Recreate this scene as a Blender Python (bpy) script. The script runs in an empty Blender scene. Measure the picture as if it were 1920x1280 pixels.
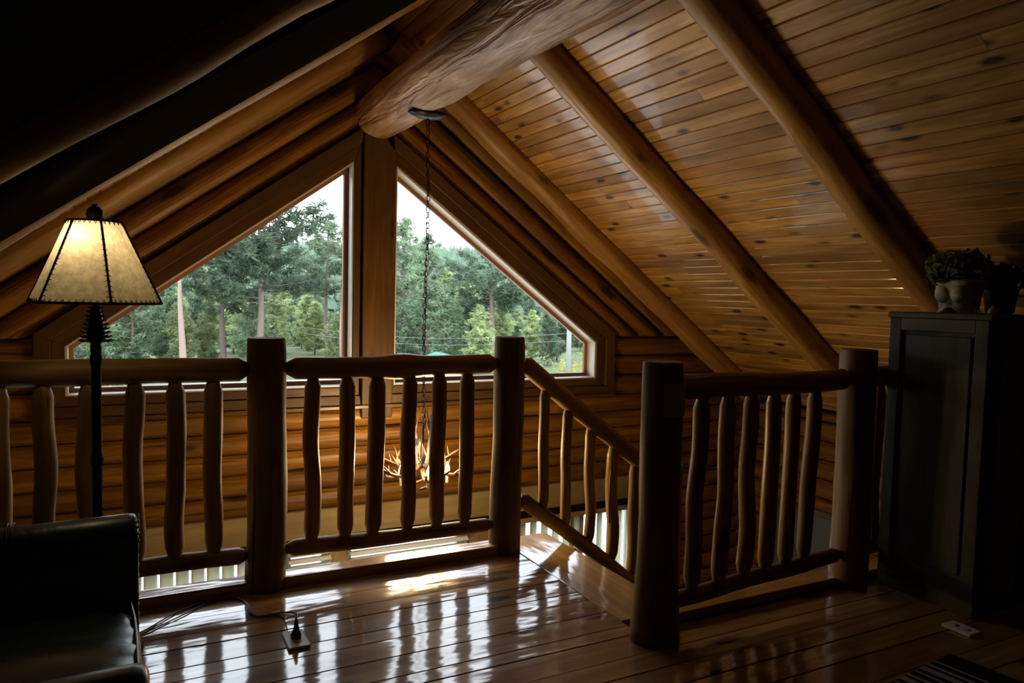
import bpy, math, random
from mathutils import Vector, Matrix, noise
S = bpy.context.scene
COL = S.collection
PI = math.pi
rnd = random.Random(7)

# ------------------------------------------------------------------ camera
cam_d = bpy.data.cameras.new('camera'); cam = bpy.data.objects.new('camera', cam_d); COL.objects.link(cam)
cam_d.sensor_width = 36; cam_d.lens = 1401 / 1920 * 36; cam_d.clip_start = 0.05; cam_d.clip_end = 2000
F = 1401.0
def _v(x, y, z): return Vector((x, y, z))
yv = _v(227-960, 538-640, F).normalized(); xv = _v(3640-960, 620-640, F)
xv = (xv - yv*xv.dot(yv)).normalized(); zv = xv.cross(yv)
RT = Matrix((xv, yv, zv))                       # camera (right, down, forward) -> room
right = RT @ _v(1, 0, 0); up = RT @ _v(0, -1, 0); back = RT @ _v(0, 0, -1)
cam.matrix_world = Matrix(((right.x, up.x, back.x, 0), (right.y, up.y, back.y, 0), (right.z, up.z, back.z, 1.38), (0, 0, 0, 1)))
S.camera = cam

# ------------------------------------------------------------------ sky (bright overcast) and exposure
W = bpy.data.worlds.new('world'); S.world = W; W.use_nodes = True
nt = W.node_tree; bg = nt.nodes['Background']
tc = nt.nodes.new('ShaderNodeTexCoord'); sp = nt.nodes.new('ShaderNodeSeparateXYZ'); rp = nt.nodes.new('ShaderNodeValToRGB')
nt.links.new(tc.outputs['Generated'], sp.inputs[0]); nt.links.new(sp.outputs['Z'], rp.inputs[0]); nt.links.new(rp.outputs[0], bg.inputs[0])
rp.color_ramp.elements[0].position = 0.0; rp.color_ramp.elements[0].color = (.92, .96, 1, 1)
rp.color_ramp.elements[1].position = .6; rp.color_ramp.elements[1].color = (.80, .88, 1, 1)
SKY = 4.4
bg.inputs[1].default_value = SKY
S.view_settings.view_transform = 'Standard'; S.view_settings.look = 'None'
S.view_settings.exposure = 0.22; S.view_settings.gamma = 1.0
try: S.view_settings.use_curve_mapping = False
except Exception: pass
S.cycles.max_bounces = 7; S.cycles.diffuse_bounces = 2; S.cycles.glossy_bounces = 4
S.cycles.transmission_bounces = 4; S.cycles.transparent_max_bounces = 12
S.cycles.caustics_reflective = False; S.cycles.caustics_refractive = False
S.cycles.sample_clamp_indirect = 6.0
S.cycles.use_denoising = True

# ------------------------------------------------------------------ room numbers (metres)
YW = 5.32; XM = 1.64; XL = -2.1; XR = 5.34; YB = -6.5; ZL = -2.6
TH = math.radians(36.5); SN, CN = math.sin(TH), math.cos(TH)
DR, DL = 2.45, 0.498                # distance of the two board ceilings from (0,0,1.38)
def zR(x): return 1.38 + (DR - SN*x)/CN
def zL(x): return 1.38 + (DL + SN*x)/CN

# ------------------------------------------------------------------ materials
def newmat(n):
    m = bpy.data.materials.new(n); m.use_nodes = True
    return m, m.node_tree, m.node_tree.nodes['Principled BSDF']
def simple(n, col, rough=.5, metal=0, spec=.5, coat=0):
    m, t, p = newmat(n)
    p.inputs['Base Color'].default_value = (*col, 1); p.inputs['Roughness'].default_value = rough
    p.inputs['Metallic'].default_value = metal; p.inputs['Specular IOR Level'].default_value = spec
    p.inputs['Coat Weight'].default_value = coat
    return m
def N(t, typ, **kw):
    n = t.nodes.new(typ)
    for k, v in kw.items():
        if k.startswith('i_'): n.inputs[int(k[2:])].default_value = v
        else: setattr(n, k, v)
    return n
def ramp(t, src, stops):
    r = t.nodes.new('ShaderNodeValToRGB'); cr = r.color_ramp
    while len(cr.elements) < len(stops): cr.elements.new(.5)
    for e, (p, c) in zip(cr.elements, stops):
        e.position = p; e.color = (c, c, c, 1) if isinstance(c, (int, float)) else (*c, 1)
    t.links.new(src, r.inputs[0]); return r.outputs[0]
def mixc(t, fac, a, b, mode='MIX'):
    m = t.nodes.new('ShaderNodeMix'); m.data_type = 'RGBA'; m.blend_type = mode
    for sock, v in ((m.inputs['Factor'], fac), (m.inputs['A'], a), (m.inputs['B'], b)):
        if hasattr(v, 'links'): t.links.new(v, sock)
        elif isinstance(v, (int, float)): sock.default_value = v
        else: sock.default_value = (*v, 1)
    # choose RGBA sockets
    return m
def mixrgb(t, fac, a, b, mode='MIX'):
    m = t.nodes.new('ShaderNodeMixRGB'); m.blend_type = mode
    for sock, v in zip(m.inputs, (fac, a, b)):
        if hasattr(v, 'links'): t.links.new(v, sock)
        elif isinstance(v, (int, float)) and sock.name == 'Fac': sock.default_value = v
        elif isinstance(v, (int, float)): sock.default_value = (v, v, v, 1)
        else: sock.default_value = (*v, 1)
    return m.outputs[0]
def vmul(t, src, s):
    m = t.nodes.new('ShaderNodeVectorMath'); m.operation = 'MULTIPLY'; t.links.new(src, m.inputs[0]); m.inputs[1].default_value = s
    return m.outputs[0]
def noise_(t, vec, scale=1, detail=4, rough=.55, dist=0):
    n = t.nodes.new('ShaderNodeTexNoise'); t.links.new(vec, n.inputs['Vector'])
    n.inputs['Scale'].default_value = scale; n.inputs['Detail'].default_value = detail
    n.inputs['Roughness'].default_value = rough; n.inputs['Distortion'].default_value = dist
    return n.outputs['Fac']
def wood(name, lite, dark, rough=.3, knots=.5, checks=0.0, bump=.25, streak=(1.6, 22, 22), coat=0.0, kscale=(2.3, 6.5, 6.5), wave=0.0, blue=0.0, vary=.35, spec=.5, wsc=(3.0, 9, 9)):
    """varnished pine: grain runs along the x of the 'grain' attribute, 'pid' is one random number per board or log"""
    m, t, p = newmat(name)
    ga = N(t, 'ShaderNodeAttribute', attribute_name='grain'); G = ga.outputs['Vector']
    pa = N(t, 'ShaderNodeAttribute', attribute_name='pid'); P = pa.outputs['Fac']
    n1 = noise_(t, vmul(t, G, streak), 1, 5, .6, .7)
    n2 = noise_(t, vmul(t, G, (.9, 3.2, 3.2)), 1, 3, .5, .3)
    base = mixrgb(t, ramp(t, n1, [(.38, 0.), (.62, 1.)]), lite, dark)
    base = mixrgb(t, ramp(t, n2, [(.40, 0.), (.66, .7)]), base, tuple(c*.55 for c in dark))
    tint = ramp(t, P, [(0, (1-vary, 1-vary*1.1, 1-vary*1.2)), (.5, (1, 1, 1)), (1, (1.0+vary*.35, 1+vary*.25, 1+vary*.1))])
    base = mixrgb(t, 1.0, base, tint, 'MULTIPLY')
    if blue:
        nb = noise_(t, vmul(t, G, (.7, 6, 6)), 1.3, 3, .6, 1.2)
        base = mixrgb(t, ramp(t, nb, [(.56, 0.), (.74, blue)]), base, (.12, .105, .085))
    hgt = n1
    if knots:
        vo = N(t, 'ShaderNodeTexVoronoi', feature='F1'); t.links.new(vmul(t, G, kscale), vo.inputs['Vector']); vo.inputs['Scale'].default_value = 1
        nz = noise_(t, vmul(t, G, (30, 60, 60)), 1, 2)
        ad = N(t, 'ShaderNodeMath', operation='MULTIPLY_ADD'); t.links.new(nz, ad.inputs[0]); ad.inputs[1].default_value = .10; t.links.new(vo.outputs['Distance'], ad.inputs[2])
        k1 = ramp(t, ad.outputs[0], [(.16, min(1., knots*1.6)), (.22, knots*.55), (.29, 0.)])
        base = mixrgb(t, k1, base, (.030, .014, .006))
    if checks:
        nc = noise_(t, vmul(t, G, (1.1, 34, 34)), 1, 2, .4, .4)
        ck = ramp(t, nc, [(.69, 0.), (.72, checks)])
        base = mixrgb(t, ck, base, (.012, .007, .004))
    t.links.new(base, p.inputs['Base Color'])
    rr = ramp(t, n2, [(.3, rough*.75), (.7, min(1, rough*2.3))]); t.links.new(rr, p.inputs['Roughness'])
    p.inputs['Specular IOR Level'].default_value = spec
    p.inputs['Coat Weight'].default_value = coat; p.inputs['Coat Roughness'].default_value = .085; p.inputs['Coat IOR'].default_value = 1.85
    b = N(t, 'ShaderNodeBump'); b.inputs['Strength'].default_value = bump; b.inputs['Distance'].default_value = .004
    t.links.new(hgt, b.inputs['Height'])
    last = b
    if wave:
        b2 = N(t, 'ShaderNodeBump'); b2.inputs['Strength'].default_value = wave; b2.inputs['Distance'].default_value = .02 if wave < .9 else .038
        t.links.new(noise_(t, vmul(t, G, wsc), 1, 3 if wave > .9 else 2, .5, .8 if wave > .9 else 0), b2.inputs['Height']); t.links.new(b.outputs[0], b2.inputs['Normal']); last = b2
        if coat: t.links.new(b2.outputs[0], p.inputs['Coat Normal'])
    t.links.new(last.outputs[0], p.inputs['Normal'])
    return m
M = {}
M['ceil'] = wood('pine ceiling boards', (.72, .44, .12), (.42, .20, .032), rough=.33, knots=.8, kscale=(3.3, 9, 9), blue=.65, vary=.3, coat=.3)
M['floor'] = wood('pine floor boards', (.60, .35, .11), (.36, .17, .04), rough=.30, spec=.12, knots=.6, kscale=(1.8, 6, 6), coat=1.0, wave=.22, bump=.12, vary=.2)
M['rail'] = wood('peeled rail logs', (.44, .26, .065), (.26, .135, .028), rough=.34, knots=.4, checks=.8, bump=.35, streak=(1.2, 26, 26), vary=.22)
M['post'] = wood('peeled post logs', (.30, .185, .05), (.17, .095, .022), rough=.38, knots=.3, checks=.95, bump=.5, streak=(1.0, 26, 26), vary=.12)
M['wall'] = wood('log wall', (.40, .195, .030), (.20, .085, .010), rough=.30, knots=.6, checks=.7, bump=.3, kscale=(1.5, 5, 5), vary=.25)
M['rafter'] = wood('rafter logs', (.50, .285, .07), (.30, .15, .03), rough=.36, knots=.5, checks=.15, bump=.4, kscale=(1.6, 5, 5), vary=.1)
M['ridge'] = wood('big ridge log', (.74, .50, .30), (.42, .24, .12), rough=.36, knots=.22, checks=.35, bump=1.0, streak=(2.2, 17, 17), kscale=(1.2, 3.4, 3.4), wave=1.0, wsc=(1.5, 15, 15))
M['trim'] = wood('window trim', (.14, .07, .018), (.09, .042, .009), rough=.28, knots=.45, bump=.15, kscale=(1.8, 6, 6), vary=.2)
M['beige'] = wood('pale lower trim', (.52, .42, .22), (.44, .34, .17), rough=.5, knots=0, bump=.1, vary=.1)
M['tread'] = wood('pale stair wood', (.80, .52, .20), (.62, .36, .11), rough=.3, knots=.2, coat=1.0, spec=.15, wave=.15, bump=.1, vary=.1)
M['cabinet'] = wood('dark olive cabinet wood', (.085, .078, .024), (.040, .038, .012), rough=.35, knots=.1, bump=.15, vary=.1)
M['shadow_black'] = simple('matte painted shadow', (.008, .006, .003), .95, spec=.0)  # near-black: deep shadow put into the colour
M['dark'] = simple('dark gap', (.012, .008, .005), .9, spec=.1)
M['underlay'] = simple('brown underside', (.12, .06, .025), .8)
M['iron'] = simple('dark bronze', (.018, .014, .012), .38, .8)
M['black'] = simple('black plastic', (.01, .01, .01), .35)
M['vinyl'] = simple('white vinyl', (.78, .78, .74), .4)
M['sash'] = simple('brown outer sash', (.30, .13, .06), .5)
M['brass'] = simple('nail head brass', (.40, .30, .14), .3, 1)
M['ivory'] = simple('ivory outlet', (.72, .70, .60), .4)
def glass():
    m, t, p = newmat('window glass'); t.nodes.remove(p); out = t.nodes['Material Output']
    tr = N(t, 'ShaderNodeBsdfTransparent'); tr.inputs[0].default_value = (.97, .985, .98, 1)
    gl = N(t, 'ShaderNodeBsdfGlossy'); gl.inputs['Roughness'].default_value = .01
    fr = N(t, 'ShaderNodeFresnel'); fr.inputs[0].default_value = 1.2
    mx = N(t, 'ShaderNodeMixShader'); t.links.new(fr.outputs[0], mx.inputs[0]); t.links.new(tr.outputs[0], mx.inputs[1]); t.links.new(gl.outputs[0], mx.inputs[2])
    t.links.new(mx.outputs[0], out.inputs[0]); return m
M['glass'] = glass()
def translucent(name, col, tcol, mixf=.5, spots=0):
    m, t, p = newmat(name); out = t.nodes['Material Output']; t.nodes.remove(p)
    d = N(t, 'ShaderNodeBsdfDiffuse'); tl = N(t, 'ShaderNodeBsdfTranslucent'); mx = N(t, 'ShaderNodeMixShader'); mx.inputs[0].default_value = mixf
    d.inputs[0].default_value = (*col, 1); tl.inputs[0].default_value = (*tcol, 1)
    if spots:
        tcn = N(t, 'ShaderNodeTexCoord'); n = noise_(t, tcn.outputs['Object'], spots, 6, .75)
        c = mixrgb(t, ramp(t, n, [(.40, 0.), (.62, 1.)]), tuple(c*.62 for c in tcol), tcol); t.links.new(c, tl.inputs[0])
        c2 = mixrgb(t, ramp(t, n, [(.40, 0.), (.62, 1.)]), tuple(c*.75 for c in col), col); t.links.new(c2, d.inputs[0])
    t.links.new(d.outputs[0], mx.inputs[1]); t.links.new(tl.outputs[0], mx.inputs[2]); t.links.new(mx.outputs[0], out.inputs[0]); return m
M['shade'] = translucent('parchment shade', (.50, .42, .24), (.90, .76, .48), .60, 38)
M['blind'] = translucent('fabric blind slats', (.75, .74, .64), (.88, .87, .74), .65)
def leafmat(name, c1, c2, tr=.25, sc=.6):
    m, t, p = newmat(name); out = t.nodes['Material Output']
    g = N(t, 'ShaderNodeNewGeometry'); n = noise_(t, g.outputs['Position'], sc, 4, .7)
    oi = N(t, 'ShaderNodeObjectInfo')
    c = mixrgb(t, ramp(t, n, [(.35, 0.), (.65, 1.)]), c1, c2)
    c = mixrgb(t, 1.0, c, ramp(t, oi.outputs['Random'], [(0, .72), (1, 1.25)]), 'MULTIPLY')
    t.links.new(c, p.inputs['Base Color']); p.inputs['Roughness'].default_value = .8; p.inputs['Specular IOR Level'].default_value = .25
    tl = N(t, 'ShaderNodeBsdfTranslucent'); t.links.new(c, tl.inputs[0])
    mx = N(t, 'ShaderNodeMixShader'); mx.inputs[0].default_value = tr
    t.links.new(p.outputs[0], mx.inputs[1]); t.links.new(tl.outputs[0], mx.inputs[2]); t.links.new(mx.outputs[0], out.inputs[0])
    return m
M['needle'] = leafmat('pine needles', (.14, .20, .135), (.32, .41, .25), .45, .5)
M['needle_dark'] = leafmat('dark pine needles', (.085, .13, .09), (.19, .26, .16), .4, .5)
M['needle_lite'] = leafmat('light pine needles', (.26, .33, .16), (.52, .58, .30), .45, .35)
M['needle_hazed'] = leafmat('haze-tinted conifers', (.20, .31, .23), (.34, .46, .31), .3, .06)  # distance haze put into the needle colour
M['needle_yel'] = leafmat('autumn leaves', (.30, .30, .06), (.55, .50, .12), .3, 1)
M['bark'] = simple('pine bark', (.20, .15, .13), .9)
M['bark_pale'] = simple('pale bare trunk', (.33, .225, .19), .85)
M['ground'] = simple('meadow', (.12, .15, .07), .95)
M['bounce_yard'] = simple('pale bounce gravel', (.66, .66, .63), .95)  # pale ground colour that throws daylight up through the windows
M['gravel'] = simple('grey road', (.55, .57, .58), .9)
M['teal'] = simple('teal metal roof', (.08, .24, .20), .6)
M['grey'] = simple('grey weathered pole', (.34, .35, .37), .9)
M['leather'] = None
def leather():
    m, t, p = newmat('dark green leather'); tcn = N(t, 'ShaderNodeTexCoord')
    p.inputs['Base Color'].default_value = (.012, .042, .020, 1); p.inputs['Roughness'].default_value = .36
    p.inputs['Coat Weight'].default_value = .3; p.inputs['Coat Roughness'].default_value = .25
    n = noise_(t, tcn.outputs['Object'], 90, 4); n2 = noise_(t, tcn.outputs['Object'], 7, 3, .5, .6)
    b = N(t, 'ShaderNodeBump'); b.inputs['Strength'].default_value = .12; b.inputs['Distance'].default_value = .002; t.links.new(n, b.inputs['Height'])
    b2 = N(t, 'ShaderNodeBump'); b2.inputs['Strength'].default_value = .35; b2.inputs['Distance'].default_value = .02; t.links.new(n2, b2.inputs['Height']); t.links.new(b.outputs[0], b2.inputs['Normal'])
    t.links.new(b2.outputs[0], p.inputs['Normal']); return m
M['leather'] = leather()

# ------------------------------------------------------------------ mesh helpers
class MB:
    """collects shapes; build() links them as ONE mesh object; verts carry 'grain' and 'pid'"""
    def __init__(s): s.v = []; s.f = []; s.g = []; s.p = []; s.mi = []; s.smooth = []
    def add(s, vs, fs, gr=None, pid=.5, mi=0, smooth=False):
        o = len(s.v); s.v += [tuple(v) for v in vs]; s.g += [tuple(g) for g in (gr if gr else vs)]; s.p += [pid]*len(vs)
        s.f += [tuple(i+o for i in f) for f in fs]; s.mi += [mi]*len(fs); s.smooth += [smooth]*len(fs)
    def box(s, a, b, axis=0, off=None, pid=None, mi=0):
        x0, y0, z0 = a; x1, y1, z1 = b
        vs = [(x0,y0,z0),(x1,y0,z0),(x1,y1,z0),(x0,y1,z0),(x0,y0,z1),(x1,y0,z1),(x1,y1,z1),(x0,y1,z1)]
        if off is None: off = [rnd.uniform(-50, 50) for _ in range(3)]
        if pid is None: pid = rnd.random()
        gr = []
        for v in vs:
            w = (v[axis], v[(axis+1) % 3], v[(axis+2) % 3]); gr.append((w[0]+off[0], w[1]+off[1], w[2]+off[2]))
        s.add(vs, [(0,3,2,1),(4,5,6,7),(0,1,5,4),(1,2,6,5),(2,3,7,6),(3,0,4,7)], gr, pid, mi)
    def prism(s, poly, d, axis='y', o0=0, pid=None, gdir=None, mi=0):
        """poly in the plane normal to axis, extruded from o0 to o0+d"""
        n = len(poly); vs = []; off = [rnd.uniform(-50, 50) for _ in range(3)]
        for k in (0, 1):
            for (a, b) in poly:
                q = o0 + k*d
                vs.append({'y': (a, q, b), 'x': (q, a, b), 'z': (a, b, q)}[axis])
        if pid is None: pid = rnd.random()
        gd = Vector(gdir or (1, 0, 0)).normalized(); t2 = gd.orthogonal().normalized(); t3 = gd.cross(t2)
        gr = [(Vector(v).dot(gd)+off[0], Vector(v).dot(t2)+off[1], Vector(v).dot(t3)+off[2]) for v in vs]
        fs = [tuple(range(n))[::-1], tuple(range(n, 2*n))] + [(i, (i+1) % n, (i+1) % n+n, i+n) for i in range(n)]
        s.add(vs, fs, gr, pid, mi)
    def tube(s, pts, rad, seg=10, mi=0, pid=.5, cap=True, gscale=1):
        pts = [Vector(p) for p in pts]; n = len(pts)
        if isinstance(rad, (int, float)): rad = [rad]*n
        vs = []; gr = []; T = None; off = [rnd.uniform(-50, 50) for _ in range(3)]; L = 0
        d0 = (pts[1]-pts[0]).normalized(); u = d0.orthogonal().normalized()
        for i in range(n):
            d = (pts[min(i+1, n-1)]-pts[max(i-1, 0)]).normalized()
            u = (u - d*u.dot(d)).normalized(); w = d.cross(u)
            if i: L += (pts[i]-pts[i-1]).length
            for k in range(seg):
                a = 2*PI*k/seg; c, q = math.cos(a)*rad[i], math.sin(a)*rad[i]
                vs.append(pts[i]+u*c+w*q); gr.append((L+off[0], c+off[1], q+off[2]))
        fs = []
        for i in range(n-1):
            for k in range(seg):
                a = i*seg+k; b = i*seg+(k+1) % seg; fs.append((a, b, b+seg, a+seg))
        if cap: fs += [tuple(range(seg))[::-1], tuple(range((n-1)*seg, n*seg))]
        s.add(vs, fs, gr, pid, mi, True)
    def lathe(s, prof, c=(0, 0, 0), seg=24, mi=0, lobes=None):
        vs = []; 
        for (r, z) in prof:
            for k in range(seg):
                a = 2*PI*k/seg; rr = r if not lobes else r*(1+lobes(a, z)); vs.append((c[0]+rr*math.cos(a), c[1]+rr*math.sin(a), c[2]+z))
        fs = []
        for i in range(len(prof)-1):
            for k in range(seg):
                a = i*seg+k; b = i*seg+(k+1) % seg; fs.append((a, b, b+seg, a+seg))
        fs += [tuple(range(seg))[::-1], tuple(range((len(prof)-1)*seg, len(prof)*seg))]
        s.add(vs, fs, None, .5, mi, True)
    def ball(s, c, r, seg=12, sc=(1, 1, 1), mi=0):
        vs = [(c[0], c[1], c[2]-r*sc[2])]
        nr = seg//2
        for i in range(1, nr):
            ph = -PI/2+PI*i/nr
            for k in range(seg):
                a = 2*PI*k/seg; vs.append((c[0]+r*sc[0]*math.cos(ph)*math.cos(a), c[1]+r*sc[1]*math.cos(ph)*math.sin(a), c[2]+r*sc[2]*math.sin(ph)))
        vs.append((c[0], c[1], c[2]+r*sc[2])); fs = []
        for k in range(seg): fs.append((0, 1+(k+1) % seg, 1+k))
        for i in range(nr-2):
            for k in range(seg):
                a = 1+i*seg+k; b = 1+i*seg+(k+1) % seg; fs.append((a, b, b+seg, a+seg))
        l = len(vs)-1; o = 1+(nr-2)*seg
        for k in range(seg): fs.append((o+k, o+(k+1) % seg, l))
        s.add(vs, fs, None, .5, mi, True)
    def build(s, name, mats, parent=None, loc=None, bevel=0, subd=0, rot=0):
        """verts are in room metres; loc (default 0) becomes the object's origin"""
        lo = Vector(loc) if loc is not None else Vector((0, 0, 0))
        me = bpy.data.meshes.new(name); me.from_pydata([tuple(Vector(v)-lo) for v in s.v], [], s.f)
        a = me.attributes.new('grain', 'FLOAT_VECTOR', 'POINT'); a.data.foreach_set('vector', [c for g in s.g for c in g])
        b = me.attributes.new('pid', 'FLOAT', 'POINT'); b.data.foreach_set('value', s.p)
        if not isinstance(mats, (list, tuple)): mats = [mats]
        for m in mats: me.materials.append(m)
        me.polygons.foreach_set('material_index', s.mi); me.polygons.foreach_set('use_smooth', s.smooth); me.update()
        ob = bpy.data.objects.new(name, me); COL.objects.link(ob)
        base = Vector((0, 0, 0))
        if parent is not None:
            ob.parent = parent; q = parent
            while q is not None: base += Vector(q.location); q = q.parent
        ob.location = lo-base
        if bevel:
            md = ob.modifiers.new('bevel', 'BEVEL'); md.width = bevel; md.segments = 3; md.limit_method = 'ANGLE'
        if subd:
            md = ob.modifiers.new('sub', 'SUBSURF'); md.levels = subd; md.render_levels = subd
        return ob
def tag(o, label=None, cat=None, group=None, kind=None):
    if label: o['label'] = label
    if cat: o['category'] = cat
    if group: o['group'] = group
    if kind: o['kind'] = kind
    return o
def empty(name, loc, label=None, cat=None, group=None, kind=None):
    o = bpy.data.objects.new(name, None); COL.objects.link(o); o.location = loc; o.empty_display_size = .1
    return tag(o, label, cat, group, kind)

def logmesh(mb, p0, p1, r0, r1=None, seg=22, wob=.05, chamf=(0, 0), tip=.55, crook=0, seed=0, pid=None, step=.06, mi=0, rfun=None, cfreq=1.6, wfreq=3.0):
    """a peeled round log with uneven girth, optional pencilled ends and a crooked axis"""
    p0 = Vector(p0); p1 = Vector(p1); r1 = r0 if r1 is None else r1
    L = (p1-p0).length; d = (p1-p0)/L; u = d.orthogonal().normalized()
    if abs(d.z) < .9: u = (Vector((0, 0, 1))-d*d.z).normalized()
    w = d.cross(u)
    ts = [0.0]
    if chamf[0]: ts += [chamf[0]*.5, chamf[0], chamf[0]+.008]
    a = (chamf[0]+.02) if chamf[0] else step; b = L-(chamf[1]+.02 if chamf[1] else step)
    n = max(1, int((b-a)/step))
    ts += [a+(b-a)*i/n for i in range(n+1)]
    if chamf[1]: ts += [L-chamf[1]-.008, L-chamf[1], L-chamf[1]*.5]
    ts.append(L)
    vs = []; gr = []; off = [rnd.uniform(-60, 60) for _ in range(3)]
    for t in ts:
        k = t/L; r = r0+(r1-r0)*k
        if rfun: r *= rfun(t, L)
        f = 1.0
        if chamf[0] and t < chamf[0]: f = tip+(1-tip)*t/chamf[0]
        if chamf[1] and t > L-chamf[1]: f = tip+(1-tip)*(L-t)/chamf[1]
        env = math.sin(PI*k)**.6 if 0 < k < 1 else 0
        cx = crook*env*noise.noise(Vector((t*cfreq, seed*3.1, .3)))*2; cy = crook*env*noise.noise(Vector((t*cfreq, seed*2.3+7, 1.9)))*2
        for j in range(seg):
            th = 2*PI*j/seg; ca, sa = math.cos(th), math.sin(th)
            q = 1+wob*(noise.noise(Vector((t*wfreq, ca*.9+seed*5.3, sa*.9)))*1.6+.6*noise.noise(Vector((t*9, ca*1.6+seed, sa*1.6))))
            rr = r*f*q
            v = p0+d*t+u*(cx+rr*ca)+w*(cy+rr*sa); vs.append(v); gr.append((t+off[0], rr*ca+off[1], rr*sa+off[2]))
    fs = []; n = len(ts)
    for i in range(n-1):
        for j in range(seg):
            a = i*seg+j; b = i*seg+(j+1) % seg; fs.append((a, b, b+seg, a+seg))
    mb.add(vs, fs, gr, rnd.random() if pid is None else pid, mi, True)
    caps = [tuple(range(seg))[::-1], tuple(range((n-1)*seg, n*seg))]
    mb.f += [tuple(i+len(mb.v)-len(vs) for i in c) for c in caps]; mb.mi += [mi]*2; mb.smooth += [False]*2
def logobj(name, p0, p1, r0, r1=None, mat='rail', parent=None, **kw):
    mb = MB(); logmesh(mb, p0, p1, r0, r1, **kw)
    return mb.build(name, M[mat], parent, loc=p0)

def halflogs(mb, axis, face, nrm, spans, z0, z1, h=.15, bulge=.045, back=.1, top_h=None):
    """courses of half round logs; axis 'x' wall at y=face (room on nrm side) or 'y' wall at x=face; spans(zmid)->[(a,b)]"""
    z = z0; seg = 7
    while z < z1-.02:
        zt = min(z+h, z1)
        for (a, b) in spans((z+zt)/2):
            prof = []
            for i in range(seg+1):
                u = i/seg; prof.append((z+.004+(zt-z-.008)*u, bulge*(math.sin(PI*u))**.55))
            prof = [(z, -back)] + prof + [(zt, -back)]
            n = len(prof); ns = max(1, int((b-a)/.5)); vs = []; gr = []; off = [rnd.uniform(-60, 60) for _ in range(3)]; pid = rnd.random(); sd = rnd.uniform(0, 50)
            for k in range(ns+1):
                t = a+(b-a)*k/ns; wv = .004*noise.noise(Vector((t*1.3, sd, 0)))
                for (pz, pd) in prof:
                    o = face+nrm*(pd+(wv if pd > 0 else 0))
                    vs.append((t, o, pz) if axis == 'x' else (o, t, pz)); gr.append((t+off[0], pd+off[1], pz+off[2]))
            fs = []
            for k in range(ns):
                for i in range(n):
                    j = (i+1) % n; A = k*n+i; B = k*n+j; fs.append((A, B, B+n, A+n))
            fs += [tuple(range(n))[::-1], tuple(range(ns*n, ns*n+n))]
            mb.add(vs, fs, gr, pid)
        z = zt

# ================================================================== SETTING
# ---- loft floor: single boards, gaps between them
def plank(mb, x0, x1, y0, y1, zt=0.0, th=.022, bev=.0022, axis=0, pid=None):
    off = [rnd.uniform(-60, 60) for _ in range(3)]; pid = rnd.random() if pid is None else pid
    if axis == 0: prof = [(y0, -th), (y1, -th), (y1, -bev), (y1-bev, 0), (y0+bev, 0), (y0, -bev)]; a, b = x0, x1
    else: prof = [(x0, -th), (x1, -th), (x1, -bev), (x1-bev, 0), (x0+bev, 0), (x0, -bev)]; a, b = y0, y1
    vs = []; gr = []
    for t in (a, b):
        for (q, z) in prof:
            vs.append((t, q, zt+z) if axis == 0 else (q, t, zt+z)); gr.append((t+off[0], q+off[1], z+off[2]))
    n = 6; fs = [tuple(range(n)), tuple(range(n, 2*n))[::-1]] + [(i, i+n, (i+1) % n+n, (i+1) % n) for i in range(n)]
    mb.add(vs, fs, gr, pid)
seams = [3.49, 3.315, 3.165, 3.05, 2.89, 2.795, 2.65, 2.50, 2.42]
fl = MB(); y = 2.42
for a, b in zip(seams[:-1], seams[1:]): plank(fl, XL, 1.893, b+.001, a-.0015-.004*rnd.random()**2, rnd.uniform(-.0015, .0015))
while y > YB:
    w = rnd.uniform(.12, .165); g = .0012+.004*rnd.random()**3
    xs = [XL]+sorted(rnd.uniform(XL+1, XR-1) for _ in range(rnd.choice((0, 0, 1))))+[XR]
    for p, q in zip(xs[:-1], xs[1:]): plank(fl, p, q-.001, max(YB, y-w+.001), y-g, rnd.uniform(-.0015, .0015))
    y -= w
fl.box((XL, YB, -.26), (XR, 2.42, -.021), mi=1); fl.box((XL, 2.42, -.26), (1.893, 3.49, -.021), mi=1)
tag(fl.build('floor', [M['floor'], M['dark']]), 'glossy golden pine board floor of the loft', 'floor', kind='structure')
# pale landing board at the head of the stairs
b_ = MB(); plank(b_, 1.897, 2.20, 2.545, 3.72, .002, .04, axis=1, pid=.7); b_.box((1.90, 2.545, -.26), (2.17, 3.70, -.04), mi=1)
tag(b_.build('trim_1', [M['tread'], M['underlay']]), 'wide pale glossy board at the head of the stairs', 'floor trim', kind='structure')
for i, (a, b, lab) in enumerate((((XL, 3.492, -.26), (1.86, 3.60, .05), 'raised wooden curb along the loft edge'),
                                 ((1.95, 2.425, -.26), (XR, 2.54, .045), 'raised wooden curb under the stairwell railing'))):
    q = MB(); q.box(a, b, 0)
    tag(q.build('trim_%d' % (i+2), M['floor'], bevel=.006), lab, 'floor trim', kind='structure')

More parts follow.
